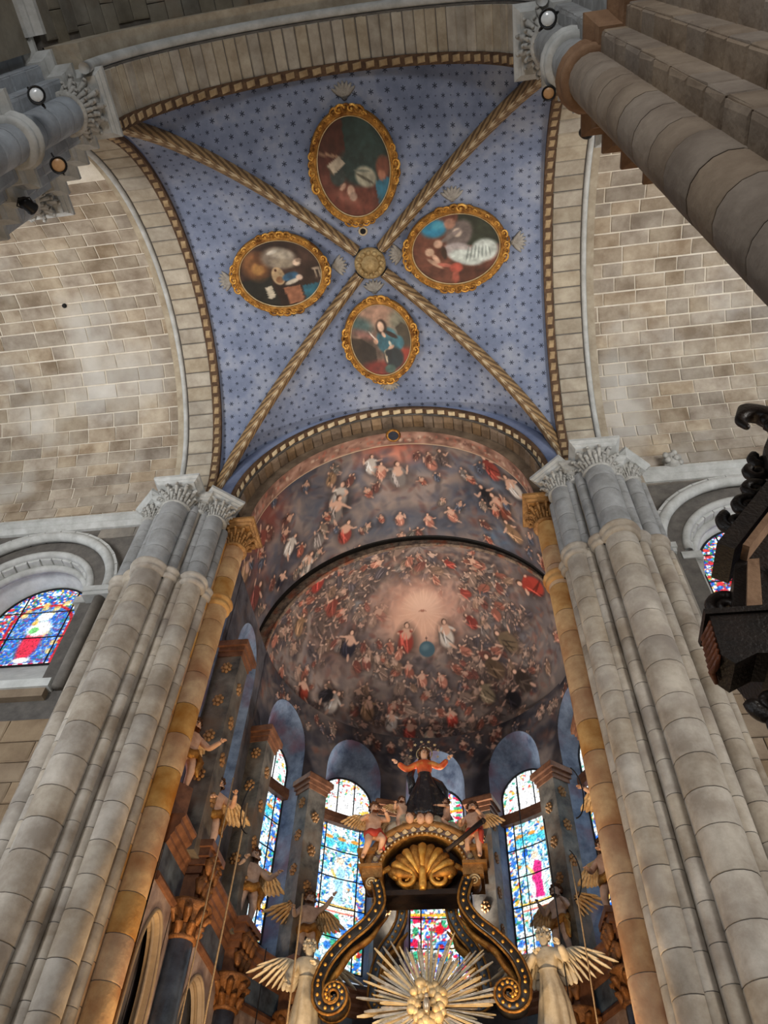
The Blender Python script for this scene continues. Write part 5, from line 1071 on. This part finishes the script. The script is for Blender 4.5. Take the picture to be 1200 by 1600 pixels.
#         elbow+, hand+, elbow-, hand-, knee+, ankle+, knee-, ankle-
PA = ((.24, -.10, .66), (.16, -.30, .72), (-.22, -.08, .62), (-.14, -.28, .58), (.09, -.04, .26), (.08, .01, .05), (-.12, -.02, .27), (-.16, .10, .06))
PB = ((.26, .0, .88), (.34, -.12, 1.02), (-.24, -.06, .62), (-.30, -.22, .66), (.10, -.08, .26), (.09, -.02, .05), (-.09, -.02, .26), (-.10, .03, .05))
PC = ((.23, -.12, .64), (.26, -.34, .66), (-.25, .0, .66), (-.22, -.20, .76), (.09, -.05, .26), (.10, .02, .05), (-.10, -.03, .26), (-.10, .0, .05))
PK = ((.22, -.16, .70), (.10, -.32, .74), (-.24, -.08, .66), (-.20, -.28, .62), (.12, -.20, .34), (.13, .02, .22), (-.11, -.12, .26), (-.14, .08, .10))
XL, XR = AX-(AR-0.22)+0.12, AX+(AR-0.22)-0.12
putto('angel_statue', (XL+.02, 10.16, 7.45), .75, 'winged nude angel on the corbel next to the left golden shaft, facing right', PA, scale=1.12)
putto('angel_statue', (XL+.06, 12.40, 7.45), .75, 'darker winged angel on the second left corbel, in front of a window', PC, 'flesh_grey', scale=1.2)
putto('angel_statue', (-1.95, 13.85, 7.45), .5, 'brownish angel on the third left corbel behind the grey robed angel', PB, 'flesh_grey', scale=1.15)
pn = putto('angel_statue', (-2.98, 9.36, 7.95), .9, 'angel half hidden by the left golden shaft, arm stretched out', PC, scale=1.15)
mb = MB(); mb.box((-.14, -.14, -.47), (.14, .14, .0)); mb.build('pedestal', M['brown_mould'], pn)
putto('angel_statue', (XR-.04, 10.16, 7.45), -.7, 'angel on the nearest right corbel, half hidden by the golden shaft', PB, scale=1.15)
putto('angel_statue', (XR-.04, 12.40, 7.45), -.7, 'angel with raised arm on the second right corbel', PA, scale=1.15)
putto('angel_statue', (2.5, 13.85, 7.45), -.6, 'rosy winged angel leaning before the right window', PC, 'flesh_grey', scale=1.15)

# ------------------------------------------------------------------ altar canopy
GX, GY = 0.33, 12.0
alt = empty('altar_canopy', (GX, GY, 0)); tag(alt, 'gilded altar canopy with four scrolled ribs and a round arch on top', 'altar')
def lb(mb, name, mat, parent=alt, smooth=True): return mb.build(name, M[mat], parent, smooth)
# podium below the picture carrying the ribs
mb = MB(); mb.box((-1.75, -0.9, 0), (1.75, 1.2, 4.7)); mb.box((-1.85, -1.0, 4.7), (1.85, 1.3, 4.9)); lb(mb, 'podium', 'dark_marble', smooth=False)
def spline(P, n):
    P = np.asarray(P, float); Q = np.vstack([2*P[0]-P[1], P, 2*P[-1]-P[-2]]); out = []
    for t_ in np.linspace(0, len(P)-1-1e-6, n):
        i = int(t_); f = t_-i; p0, p1, p2, p3 = Q[i:i+4]; out.append(.5*((2*p1)+(-p0+p2)*f+(2*p0-5*p1+4*p2-p3)*f*f+(-p0+3*p1-3*p2+p3)*f**3))
    return np.array(out)
def scroll_path(sx, y0, y1, pts, c, r0):
    """S-shaped rib ending in a spiral of radius r0 around c"""
    P = []; Q = spline(pts, 30)
    for k, (x, z) in enumerate(Q): P.append((sx*x, y0+(y1-y0)*k/29, z))
    a0 = math.atan2(c[1]-Q[-1][1], Q[-1][0]-c[0])
    for a in np.linspace(0.2, 9.5, 34):
        r_ = r0*(1-a/11.0); P.append((sx*(c[0]+r_*math.cos(a0+a)), y1, c[1]-r_*math.sin(a0+a)))
    return P
def rib_scroll(sx, y0, y1, pts, c, r0, w_=0.14, mat='dark_marble'):
    P = scroll_path(sx, y0, y1, pts, c, r0); P3 = np.array(P); T = np.gradient(P3, axis=0); T /= np.linalg.norm(T, axis=1)[:, None]
    fr = []; sd = np.array([0, 1.0, 0])
    for k in range(len(P3)):
        nn = np.cross(T[k], sd); nn /= np.linalg.norm(nn); s2 = np.cross(nn, T[k]); tp = 1.0 if k < 30 else 1-(k-30)/50
        fr.append((P3[k], nn*tp, s2))
    mb = MB(); mb.sweep(fr, [(-.07, -w_), (-.035, -w_*1.1), (.035, -w_*1.1), (.07, -w_), (.055, 0), (.07, w_), (-.07, w_), (-.055, 0)]); r = lb(mb, 'scroll_rib', mat)
    for ea, eb in ((-.075, -w_), (.075, -w_), (-.07, w_)):
        mb = MB(); pts = [np.asarray(o)+ea*np.asarray(a)+eb*np.asarray(b) for o, a, b in fr[:62]]; mb.tube(pts, .020, 6); lb(mb, 'gilded_edge', 'gold', r)
    for k in range(0, 58, 2):
        o, a, b = fr[k]; mb = MB(); mb.ball(np.asarray(o)-np.asarray(b)*w_*1.12, .026, 6, 5); lb(mb, 'bead', 'gold_bright', r)
    # acanthus leaf on the inner side
    mb = MB(); ii = range(8, 30); mb.tube([P3[i]+np.array((-sx*(.11+.02*math.sin(i)), -.02, -.10)) for i in ii], [.02+.07*math.sin(PI*(i-8)/21) for i in ii], 7, .6); lb(mb, 'acanthus_strip', 'gold', r)
for sx in (-1, 1):
    rib_scroll(sx, -0.30, -0.62, [(.70, 7.62), (.64, 7.42), (.64, 7.22), (.80, 6.96), (1.08, 6.70), (1.30, 6.42), (1.40, 6.14), (1.39, 5.98)], (1.19, 5.94), .205)
    rib_scroll(sx, 0.35, 0.75, [(.38, 7.72), (.40, 7.46), (.52, 7.24), (.70, 7.04), (.82, 6.75), (.86, 6.45)], (.70, 6.42), .16, .09, 'blue_marble')
    mb = MB(); mb.lathe([(0.02, -.12), (.10, -.12), (.10, .12), (.02, .12)], (0, 0, 0), 14); V_ = np.concatenate(mb.V); V_ = V_[:, [0, 2, 1]]+np.array((sx*.80, -.25, 7.66)); m2 = MB(); m2.add(V_, mb.F); lb(m2, 'volute', 'gold_stone')
    m2 = MB(); m2.tube([(sx*.80+.085*(1-a/14)*math.cos(a), -.375, 7.66+.085*(1-a/14)*math.sin(a)) for a in np.linspace(0, 12, 40)], .014, 5); lb(m2, 'volute_spiral', 'gold_pale')
# arch over the ribs
zc0 = 7.88
def ring(a0, a1, rin, rout, y0, y1, name, mat, sz=0.86):
    mb = MB(); mb.sweep(arch_frames('y', 0, 0, rout, rout*sz, zc0, a0, a1, 40), [(0, y0), (0, y1), (rout-rin, y1), (rout-rin, y0)]); return lb(mb, name, mat)
ring(0, 180, .70, .86, -.30, .25, 'arch', 'pink_marble'); ring(-2, 182, .84, .93, -.36, .25, 'arch_cornice', 'gold_stone'); ring(0, 180, .66, .72, -.33, .0, 'arch_inner_moulding', 'gold')
for k in range(17):
    a = PI*(k+.5)/17; mb = MB(); c = (.785*math.cos(a), -.315, zc0+.785*.86*math.sin(a)); mb.ball(c, (.05, .03, .04), 7, 5); mb.tube([(c[0]-.04, -.32, c[2]), (c[0], -.345, c[2]+.03), (c[0]+.05, -.32, c[2]-.01)], .014, 5); lb(mb, 'arch_ornament', 'cream')
for k in range(27):
    a = PI*(k+.5)/27; mb = MB(); mb.ball((.69*math.cos(a), -.335, zc0+.69*.86*math.sin(a)), .02, 6, 5); lb(mb, 'bead', 'gold_pale')
for sx in (-1, 1):
    mb = MB(); mb.box((sx*.79-.16, -.38, 7.74), (sx*.79+.16, .25, 7.90)); mb.box((sx*.82-.19, -.42, 7.90), (sx*.82+.19, .25, 7.95)); mb.box((sx*.90-.14, -.44, 8.14), (sx*.90+.14, .2, 8.20)); lb(mb, 'arch_foot', 'gold_stone', smooth=False)
mb = MB(); mb.box((-.74, -.28, 7.50), (.74, .2, 7.58)); mb.box((-.74, .0, 7.58), (.74, .05, 8.45)); lb(mb, 'lintel', 'wood_dark', smooth=False)
# shell: fluted lobes, two volutes and a stem
sh = MB(); sh.ball((0, -.12, 7.92), (.50, .10, .34), 18, 10); sh = lb(sh, 'shell', 'gold')
for k in range(11):
    a = rad(12+15.6*k); l = .56-.05*abs(math.cos(a)); mb = MB(); d = Vector((math.cos(a)*1.02, -.12, math.sin(a)*.95))
    pts = [Vector((0, -.20, 7.74))+Vector((d.x*l*t_, -.14*math.sin(t_*2.6), d.z*l*t_*1.05)) for t_ in (.12, .4, .7, .92, 1.02)]; mb.tube(pts, [.018, .045, .075, .085, .05], 8); lb(mb, 'shell_lobe', 'gold_bright' if k % 2 else 'gold', sh)
for sx in (-1, 1):
    mb = MB(); mb.tube([(sx*.27+sx*.17*(1-a/13)*math.cos(a), -.30, 7.74+.15*(1-a/13)*math.sin(a)) for a in np.linspace(0, 11, 44)], np.linspace(.05, .02, 44), 7); lb(mb, 'shell_volute', 'gold_bright', sh)
    mb = MB(); mb.tube([(sx*.42, -.25, 7.80), (sx*.55, -.28, 7.92), (sx*.64, -.26, 7.88), (sx*.66, -.25, 7.80)], [.05, .06, .045, .015], 7); lb(mb, 'shell_leaf', 'gold', sh)
mb = MB(); mb.lathe([(.05, 7.56), (.065, 7.62), (.055, 7.80), (.07, 7.84), (.03, 7.98)], (0, -.30, 0), 12); lb(mb, 'shell_stem', 'gold_bright', sh)
# dark pole leaning across the arch
pl_ = MB(); pl_.tube([(GX+.40, 11.42, 8.02), (GX+.70, 11.40, 8.24), (GX+.98, 11.38, 8.46)], [.035, .04, .045], 8); pl_.ball((GX+1.0, 11.38, 8.47), (.05, .05, .05), 8, 6); tag(pl_.build('wooden_pole', M['wood_dark'], None, True), 'dark short pole lying across the right of the altar arch', 'pole')
# sunburst
sb = empty('sunburst', (GX+.10, 11.3, 5.80)); tag(sb, 'silver and gold sunburst of straight rays around a golden cloud, bottom centre', 'sunburst')
nr_ = 128
for k in range(nr_):
    a = 2*PI*k/nr_+random.uniform(-.02, .02); l = random.choice((.66, .78, .90, 1.0, .74))*random.uniform(.93, 1.05); wd = random.uniform(.010, .021); d0 = .20
    c_, s_ = math.cos(a), math.sin(a); yy = random.uniform(-.05, .05)
    V = []
    for r_, w2, dp in ((d0, wd*.6, .015), (l*.9, wd, .015), (l, wd*.5, .008)):
        for q, e in ((-1, -1), (1, -1), (1, 1), (-1, 1)): V.append((r_*c_-q*w2*s_, yy+e*dp, r_*s_+q*w2*c_))
    F = [(b_+i, b_+(i+1) % 4, b_+4+(i+1) % 4, b_+4+i) for b_ in (0, 4) for i in range(4)] + [(3, 2, 1, 0), (8, 9, 10, 11)]
    mk('ray', V, F, M['silver' if k % 3 else 'gold_pale'], sb)
mb = MB()
for k in range(30):
    a = k*2.4; r_ = .08+.15*math.sqrt(k/30); mb.ball((r_*math.cos(a), -.10-.05*random.random(), r_*math.sin(a)*1.1), random.uniform(.05, .085), 8, 6)
mb.build('cloud', M['gold_pale'], sb, True)
mb = MB(); mb.ball((0, -.22, -.06), (.05, .05, .10), 10, 8); mb.ball((0, -.22, .05), (.035, .035, .04), 8, 6); mb.build('dove_figure', M['silver'], sb, True)

# robed statues
def robed(name, loc, rz, label, scale, top, skirt, armP, fl='flesh', halo=False, wings=False, cat='statue', cape=None, veil=None, wide=1.0):
    p = empty(name, loc, rz); p.scale = (scale,)*3; tag(p, label, cat)
    mb = MB(); prof = [(.30, 0), (.27, .10), (.25, .3), (.22, .55), (.17, .80), (.13, .98), (.14, 1.02)]
    n = 40; a = np.linspace(0, 2*PI, n, endpoint=False); V = []
    for k, (r_, z) in enumerate(prof):
        f = .16*(1-z/1.1); rr = r_*(1+f*np.sin(9*a+z*2)+f*.5*np.sin(4*a+1+z)); V.append(np.stack([rr*np.cos(a)*(1+(wide-1)*min(1, (1.02-z)*1.6))+.04*math.sin(z*3), rr*np.sin(a)*.8, np.full(n, z)], -1))
    V = np.array(V).transpose(1, 0, 2).reshape(-1, 3); m_ = len(prof); mb.add(V, [tuple(f) for f in grid_faces(n, m_, True)] + [tuple(k*m_ for k in reversed(range(n)))]); mb.build('skirt', M[skirt], p, True)
    (ea, ha, eb, hb) = armP
    J = {'w': ((0, 0, .96), (.13, .10)), 'c': ((0, 0, 1.18), (.15, .11)), 'n': ((0, 0, 1.34), .06), 'sl': ((.16, 0, 1.26), .075), 'el': (ea, .075), 'hl': (ha, .055), 'sr': ((-.16, 0, 1.26), .075), 'er': (eb, .075), 'hr': (hb, .055)}
    V, F = skin('t', J, [('w', 'c'), ('c', 'n'), ('c', 'sl'), ('sl', 'el'), ('el', 'hl'), ('c', 'sr'), ('sr', 'er'), ('er', 'hr')], 'w'); mb = MB(); mb.add(V, F); mb.build('bodice', M[top], p, True)
    for nm, wv, ev in (('hand', ha, ea), ('hand', hb, eb)):
        mb = MB(); hand(mb, wv, Vector(wv)-Vector(ev), .11); mb.build(nm, M[fl], p, True)
    V, F = skin('h', {'a': ((0, 0, 1.33), .052), 'b': ((0, -.02, 1.44), .078), 'c': ((0, -.025, 1.53), .088), 'd': ((0, -.005, 1.60), .05)}, [('a', 'b'), ('b', 'c'), ('c', 'd')], 'a'); mb = MB(); mb.add(V, F)
    mb.tube([(0, -.11, 1.53), (0, -.135, 1.485), (0, -.11, 1.478)], [.010, .016, .010], 6); mb.ball((0, -.10, 1.45), (.024, .012, .008), 6, 5); mb.build('head', M[fl], p, True)
    h_ = MB()
    for q in range(34):
        t_ = q*2.4; z = 1.46+.16*(q/34); r_ = .098*math.sqrt(max(.05, 1-((z-1.53)/.12)**2)); y = math.sin(t_)*r_
        if y < -.05 and z < 1.58: continue
        h_.ball((math.cos(t_)*r_, y, z), .032, 6, 5)
    if veil: h_.tube([(.08, .05, 1.5), (.12, .06, 1.3), (.13, .05, 1.1)], [.03, .04, .02], 6); h_.tube([(-.08, .05, 1.5), (-.12, .06, 1.3), (-.13, .05, 1.15)], [.03, .04, .02], 6)
    h_.build('hair', M['hair'] if fl == 'flesh' else M[top], p, True)
    e_ = MB(); [e_.ball((s_*.035, -.105, 1.52), (.011, .007, .008), 6, 4) for s_ in (-1, 1)]; e_.build('eyes', M['iron'], p, True)
    if halo:
        mb = MB(); mb.tube([(.165*math.cos(t_), .05, 1.55+.165*math.sin(t_)) for t_ in np.linspace(0, 2*PI, 40)], .013, 6); ho = mb.build('halo', M['gold_pale'], p, True)
        for k in range(12):
            t_ = PI*2*k/12+.2; c = (.30*math.cos(t_), .05, 1.56+.30*math.sin(t_))
            if math.sin(t_) < -.55: continue
            mb = MB()
            V = [(c[0], c[1]-.02, c[2]), (c[0], c[1]+.02, c[2])] + [(c[0]+(.045 if q % 2 == 0 else .02)*math.cos(q*PI/5), c[1], c[2]+(.045 if q % 2 == 0 else .02)*math.sin(q*PI/5)) for q in range(10)]
            mb.add(V, [(0, 2+q, 2+(q+1) % 10) for q in range(10)] + [(1, 2+(q+1) % 10, 2+q) for q in range(10)]); mb.build('halo_star', M['gold_pale'], ho)
    if wings:
        for s_ in (-1, 1): wing(p, s_, wings, 0.62, (.09, .12, 1.18), 0.75, 1.0)
    if cape:
        mb = MB(); mb.tube([(-.22, .02, 1.22), (-.30, .05, 1.02), (-.26, .06, .80), (-.30, .08, .62)], [.05, .08, .09, .03], 8); mb.tube([(.14, .06, .95), (.28, .10, .80), (.38, .10, .62), (.42, .08, .42)], [.05, .12, .12, .04], 8); mb.build('mantle', M[cape], p, True)
    return p
robed('haloed_statue', (GX+.02, 11.9, 8.85), 0, 'crowning statue of a woman in orange-red with spread arms and star halo', 0.86, 'robe_red', 'robe_dark', ((.34, -.05, 1.12), (.50, -.12, 1.26), (-.36, -.05, 1.10), (-.54, -.14, 1.22)), halo=True, cape='robe_dark', veil=True, wide=1.55)
robed('robed_angel', (-1.30, 11.5, 5.40), .3, 'grey-white robed angel standing left of the altar scroll', 0.84, 'white_plaster', 'white_plaster', ((.30, -.12, 1.06), (.12, -.26, 1.14), (-.32, -.02, 1.02), (-.30, -.20, .86)), fl='white_plaster', wings='white_plaster')
robed('robed_angel', (2.06, 11.6, 5.40), -.3, 'cream robed angel with large wings standing right of the altar scroll', 0.92, 'white_plaster', 'white_plaster', ((.34, -.10, 1.10), (.30, -.30, 1.22), (-.30, -.12, 1.04), (-.10, -.26, 1.16)), fl='white_plaster', wings='white_plaster')
putto('angel_statue', (GX-.80, 11.62, 7.98), .45, 'pink putto with golden wing crouching on the left of the altar arch', PK, scale=.98, sash='cloth_red', wings=.30)
putto('angel_statue', (GX+.84, 11.62, 7.98), -.3, 'pink putto with golden wings leaning on the right of the altar arch', PA, scale=.92, sash='cloth_red', wings=.30)
putto('angel_statue', (GX-.36, 11.78, 8.52), PI*.2, 'small putto with raised arm at the left foot of the crowning statue', PB, scale=.66, sash=None, wings=.25)
putto('angel_statue', (GX+.40, 11.80, 8.50), -PI*.35, 'small bending putto at the right foot of the crowning statue', PK, scale=.62, sash=None, wings=0)
cl = MB()
for k in range(26):
    x = random.uniform(-.55, .55); cl.ball((GX+x, 11.85+random.uniform(-.1, .2), 8.62+random.uniform(0, .28)*(1-abs(x))), (random.uniform(.09, .16),)*3, 9, 7)
tag(cl.build('cloud_base', M['white_plaster'], None, True), 'carved whitish cloud under the crowning statue', 'cloud')
for k, (x, z) in enumerate(((-.20, 8.72), (-.02, 8.70), (.12, 8.70))):
    ch = MB(); ch.ball((0, 0, 0), (.075, .075, .09), 10, 8); ch.tube([(0, -.07, .015), (0, -.095, -.012), (0, -.075, -.02)], [.008, .013, .008], 6)
    o = ch.build('cherub_head', M['flesh'], None, True); o.location = (GX+x, 11.62, z); o.rotation_euler = (0.2, 0, (k-1)*.4)
    tag(o, ('leftmost', 'middle', 'rightmost')[k] + ' of three cherub heads in the cloud above the altar arch', 'statue', 'cherub heads above the altar arch')
    hm = MB(); [hm.ball((.065*math.cos(q*1.1), .02+.04*math.sin(q*1.1), .06+.02*math.sin(q*2)), .03, 6, 5) for q in range(7)]; hm.build('hair', M['hair'], o, True)
    for s_ in (-1, 1): wm = MB(); wm.tube([(s_*.06, .03, -.05), (s_*.14, .05, -.02), (s_*.20, .05, -.08)], [.03, .05, .015], 6, .5); wm.build('wing', M['wing_gold'], o, True)

# ------------------------------------------------------------------ ropes and lamp chains
ROPES = [((-2.33, 9.75, 8.35), 2.8, 'thin rope hanging beside the left golden shaft', .010), ((-2.25, 10.35, 8.30), 2.8, 'pale rope hanging from the hand of the nearest left angel', .014), ((-2.3, 12.7, 7.2), 3.0, 'thin cord hanging below the second left corbel', .009), ((-1.42, 11.2, 7.3), 3.5, 'rope hanging in front of the grey robed angel', .014),
         ((2.55, 10.9, 7.5), 2.8, 'rope hanging from the nearest right angel', .010), ((2.3, 11.6, 8.6), 3.0, 'thin cord hanging before the right pilaster', .009), ((1.95, 12.2, 9.6), 3.0, 'dark cord hanging beside the right window', .008)]
for (p, zb_, lab, r_) in ROPES:
    x, y, z = p; mb = MB(); mb.tube([(x+.006*math.sin(k), y, z+(zb_-z)*k/10) for k in range(11)], r_, 6)
    o = mb.build('rope', M['rope' if r_ > .0095 else 'iron'], None, True); tag(o, lab, 'rope', 'ropes hanging in the sanctuary')
for (cx, cy, cz, sgn, lab) in ((-2.02, 10.0, 8.0, 1, 'dark curved wire hoop held by the left angel'), (2.62, 10.1, 8.1, -1, 'dark curved wire hoop held by the nearest right angel'), (2.62, 12.2, 8.0, -1, 'dark curved wire hoop held by the second right angel')):
    mb = MB(); mb.tube([(cx-sgn*.22*math.cos(a)*.8, cy, cz+.42*math.sin(a)) for a in np.linspace(-1.5, 1.2, 18)], .010, 6); o = mb.build('wire_hoop', M['iron'], None, True); tag(o, lab, 'wire', 'wire hoops held by angels')

# ------------------------------------------------------------------ spotlights on the near piers
def spot(loc, aim, label, glass='lamp_glass', s=1.0):
    o = empty('spotlight', loc); d = (Vector(aim)-Vector(loc)).normalized(); o.rotation_euler = d.to_track_quat('Z', 'Y').to_euler(); o.scale = (s,)*3; tag(o, label, 'spotlight', 'spotlights on the near piers')
    mb = MB(); mb.lathe([(.06, -.20), (.085, -.17), (.09, -.02), (.10, 0), (.10, .03), (.085, .03), (.08, .0)], n=18); mb.build('housing', M['lamp_body'], o, True)
    mb = MB(); mb.lathe([(.082, .005), (.07, .02), (.03, .028), (.005, .03)], n=18); mb.build('lens', M[glass], o, True)
    mb = MB(); mb.tube([(-.10, 0, -.08), (-.13, 0, -.16), (0, 0, -.25), (.13, 0, -.16), (.10, 0, -.08)], .012, 6); mb.build('bracket', M['lamp_body'], o, True)
spot((-3.05, 0.93, 11.42), (1.5, -1.5, 3.0), 'spotlight with a bright round lens above the left pier ring')
spot((-3.02, 1.66, 11.28), (1.4, 0.6, 2.0), 'spotlight with an amber lens below the left pier ring', 'lamp_amber')
spot((-3.50, 2.08, 11.20), (-2.0, 6.0, 14.0), 'small black spotlight turned away on the stepped corner of the left pier', s=.8)
spot((2.78, 0.93, 11.55), (1.2, -1.2, 3.0), 'spotlight with a bright round lens above the right pier ring')
spot((2.76, 1.62, 11.35), (1.3, 0.6, 2.0), 'spotlight with an amber lens below the right pier ring', 'lamp_amber', .8)
spot((3.14, 2.02, 11.10), (2.0, 6.0, 14.0), 'small black spotlight turned away on the stepped corner of the right pier', s=.8)

# ------------------------------------------------------------------ dark carved woodwork at the right edge
oc = empty('carved_wooden_case', (3.9, 4.0, 4.4)); tag(oc, 'near-black carved wooden case with scrolls jutting in at the right edge', 'woodwork')
def wp(mb, name, mat, sm=True): return mb.build(name, M[mat], oc, sm, world=True)
def slab(a, b, up, th, y0, y1):
    a, b = np.array(a, float), np.array(b, float); t = (b-a)/np.linalg.norm(b-a); n_ = np.array((-t[1], t[0]))*th
    Q = [a, b, b+n_, a+n_]; V = [(q[0], y0, q[1]) for q in Q]+[(q[0], y1, q[1]) for q in Q]
    return MB().add(V, [(0, 1, 2, 3), (7, 6, 5, 4), (0, 4, 5, 1), (1, 5, 6, 2), (2, 6, 7, 3), (3, 7, 4, 0)])
def ext(P, y0, y1):
    n = len(P); return MB().add([(x, y, z) for y in (y0, y1) for x, z in P], [tuple(range(n)), tuple(reversed(range(n, 2*n)))] + [(i, (i+1) % n, n+(i+1) % n, n+i) for i in range(n)])
wp(ext([(3.03, 5.40), (3.3, 5.44), (4.3, 5.50), (4.3, 4.95), (3.22, 5.05), (3.06, 4.97), (3.0, 5.05)], 3.92, 4.2), 'lower_block', 'black_wood', False)
wp(ext([(3.18, 5.40), (3.38, 5.96), (4.1, 6.80), (4.8, 7.1), (4.8, 4.7), (3.5, 4.75), (3.3, 5.05)], 3.98, 4.5), 'sloping_body', 'black_wood', False)
wp(slab((3.37, 5.99), (4.25, 7.03), 1, .13, 3.86, 4.2), 'raking_moulding', 'black_wood', False); wp(slab((3.47, 5.98), (4.25, 6.90), 1, .05, 3.84, 3.98), 'raking_fillet', 'west_trim', False)
for k in range(7):
    mb = MB(); z = 5.02+k*.05; x = 2.99+k*.006; mb.tube([(x, 4.16, z), (x-.03, 4.08, z+.03), (x-.02, 4.0, z+.01), (x, 3.93, z+.04)], [.015, .025, .025, .012], 6); wp(mb, 'carved_leaf', 'red_wood')
mb = MB(); mb.box((3.0, 3.90, 5.40), (3.5, 4.22, 5.45)); wp(mb, 'upper_fillet', 'black_wood', False)
mb = MB(); mb.box((3.62, 3.94, 5.5), (3.74, 4.0, 5.9)); wp(mb, 'inlaid_panel', 'red_wood', False); wp(ext([(3.30, 5.48), (3.40, 5.48), (3.54, 5.95), (3.46, 5.95)], 3.93, 4.0), 'pilaster_strip', 'west_trim', False)
def curl(cx, cz, r_, turns, y, th, a0=0): 
    mb = MB(); A = np.linspace(0, turns*2*PI, int(26*turns)); mb.tube([(cx+r_*(1-a/(turns*2*PI)*.8)*math.cos(a+a0), y, cz+r_*(1-a/(turns*2*PI)*.8)*math.sin(a+a0)) for a in A], np.linspace(th, th*.6, len(A)), 8); wp(mb, 'scroll', 'black_wood')
curl(3.24, 5.66, .12, 1.5, 4.12, .045, 1.0); curl(3.62, 6.60, .13, 1.4, 4.12, .05, 2.0); curl(3.78, 6.80, .12, 1.4, 4.12, .05, 1.0); curl(3.90, 7.02, .10, 1.2, 4.12, .05, .5); curl(3.25, 4.80, .12, 1.3, 4.12, .05, 3.0); curl(3.30, 4.62, .10, 1.3, 4.12, .05, 2.0)
curl(4.00, 7.26, .09, 1.1, 4.12, .05, 2.0); curl(4.12, 7.46, .10, 1.1, 4.14, .05, 2.0)
wp(ext([(4.02, 7.0), (4.12, 7.5), (4.35, 7.9), (4.7, 7.9), (4.8, 6.9)], 4.02, 4.4), 'upper_stem', 'black_wood', False)
# carved beast head at the top, looking left and down
V, F = skin('d', {'a': ((4.62, 4.15, 8.0), .13), 'b': ((4.46, 4.12, 8.15), .12), 'c': ((4.32, 4.12, 8.28), .09), 'd': ((4.20, 4.12, 8.26), .07), 'e': ((4.12, 4.12, 8.12), .05), 'f': ((4.17, 4.12, 7.98), .03), 'g': ((4.22, 4.12, 8.36), .04), 'h': ((4.38, 4.12, 7.95), .06), 'i': ((4.34, 4.12, 7.82), .045)}, [('a', 'b'), ('b', 'c'), ('c', 'd'), ('d', 'e'), ('e', 'f'), ('d', 'g'), ('b', 'h'), ('h', 'i')], 'a')
mb = MB(); mb.add(V, F)
for k in range(34): mb.ball((4.34+.2*random.random(), 4.1, 7.86+.26*random.random()), random.uniform(.04, .07), 7, 5)
wp(mb, 'carved_beast', 'black_wood')

# small dark putlog hole in the left transept vault
mb = MB(); mb.ball((-6.55, 5.05+3.52*math.cos(rad(86)), SP+3.30*math.sin(rad(86))), (.05, .05, .05), 10, 7); mb.build('vent_hole', M['groove'], bpy.data.objects['ceiling.001'], True)
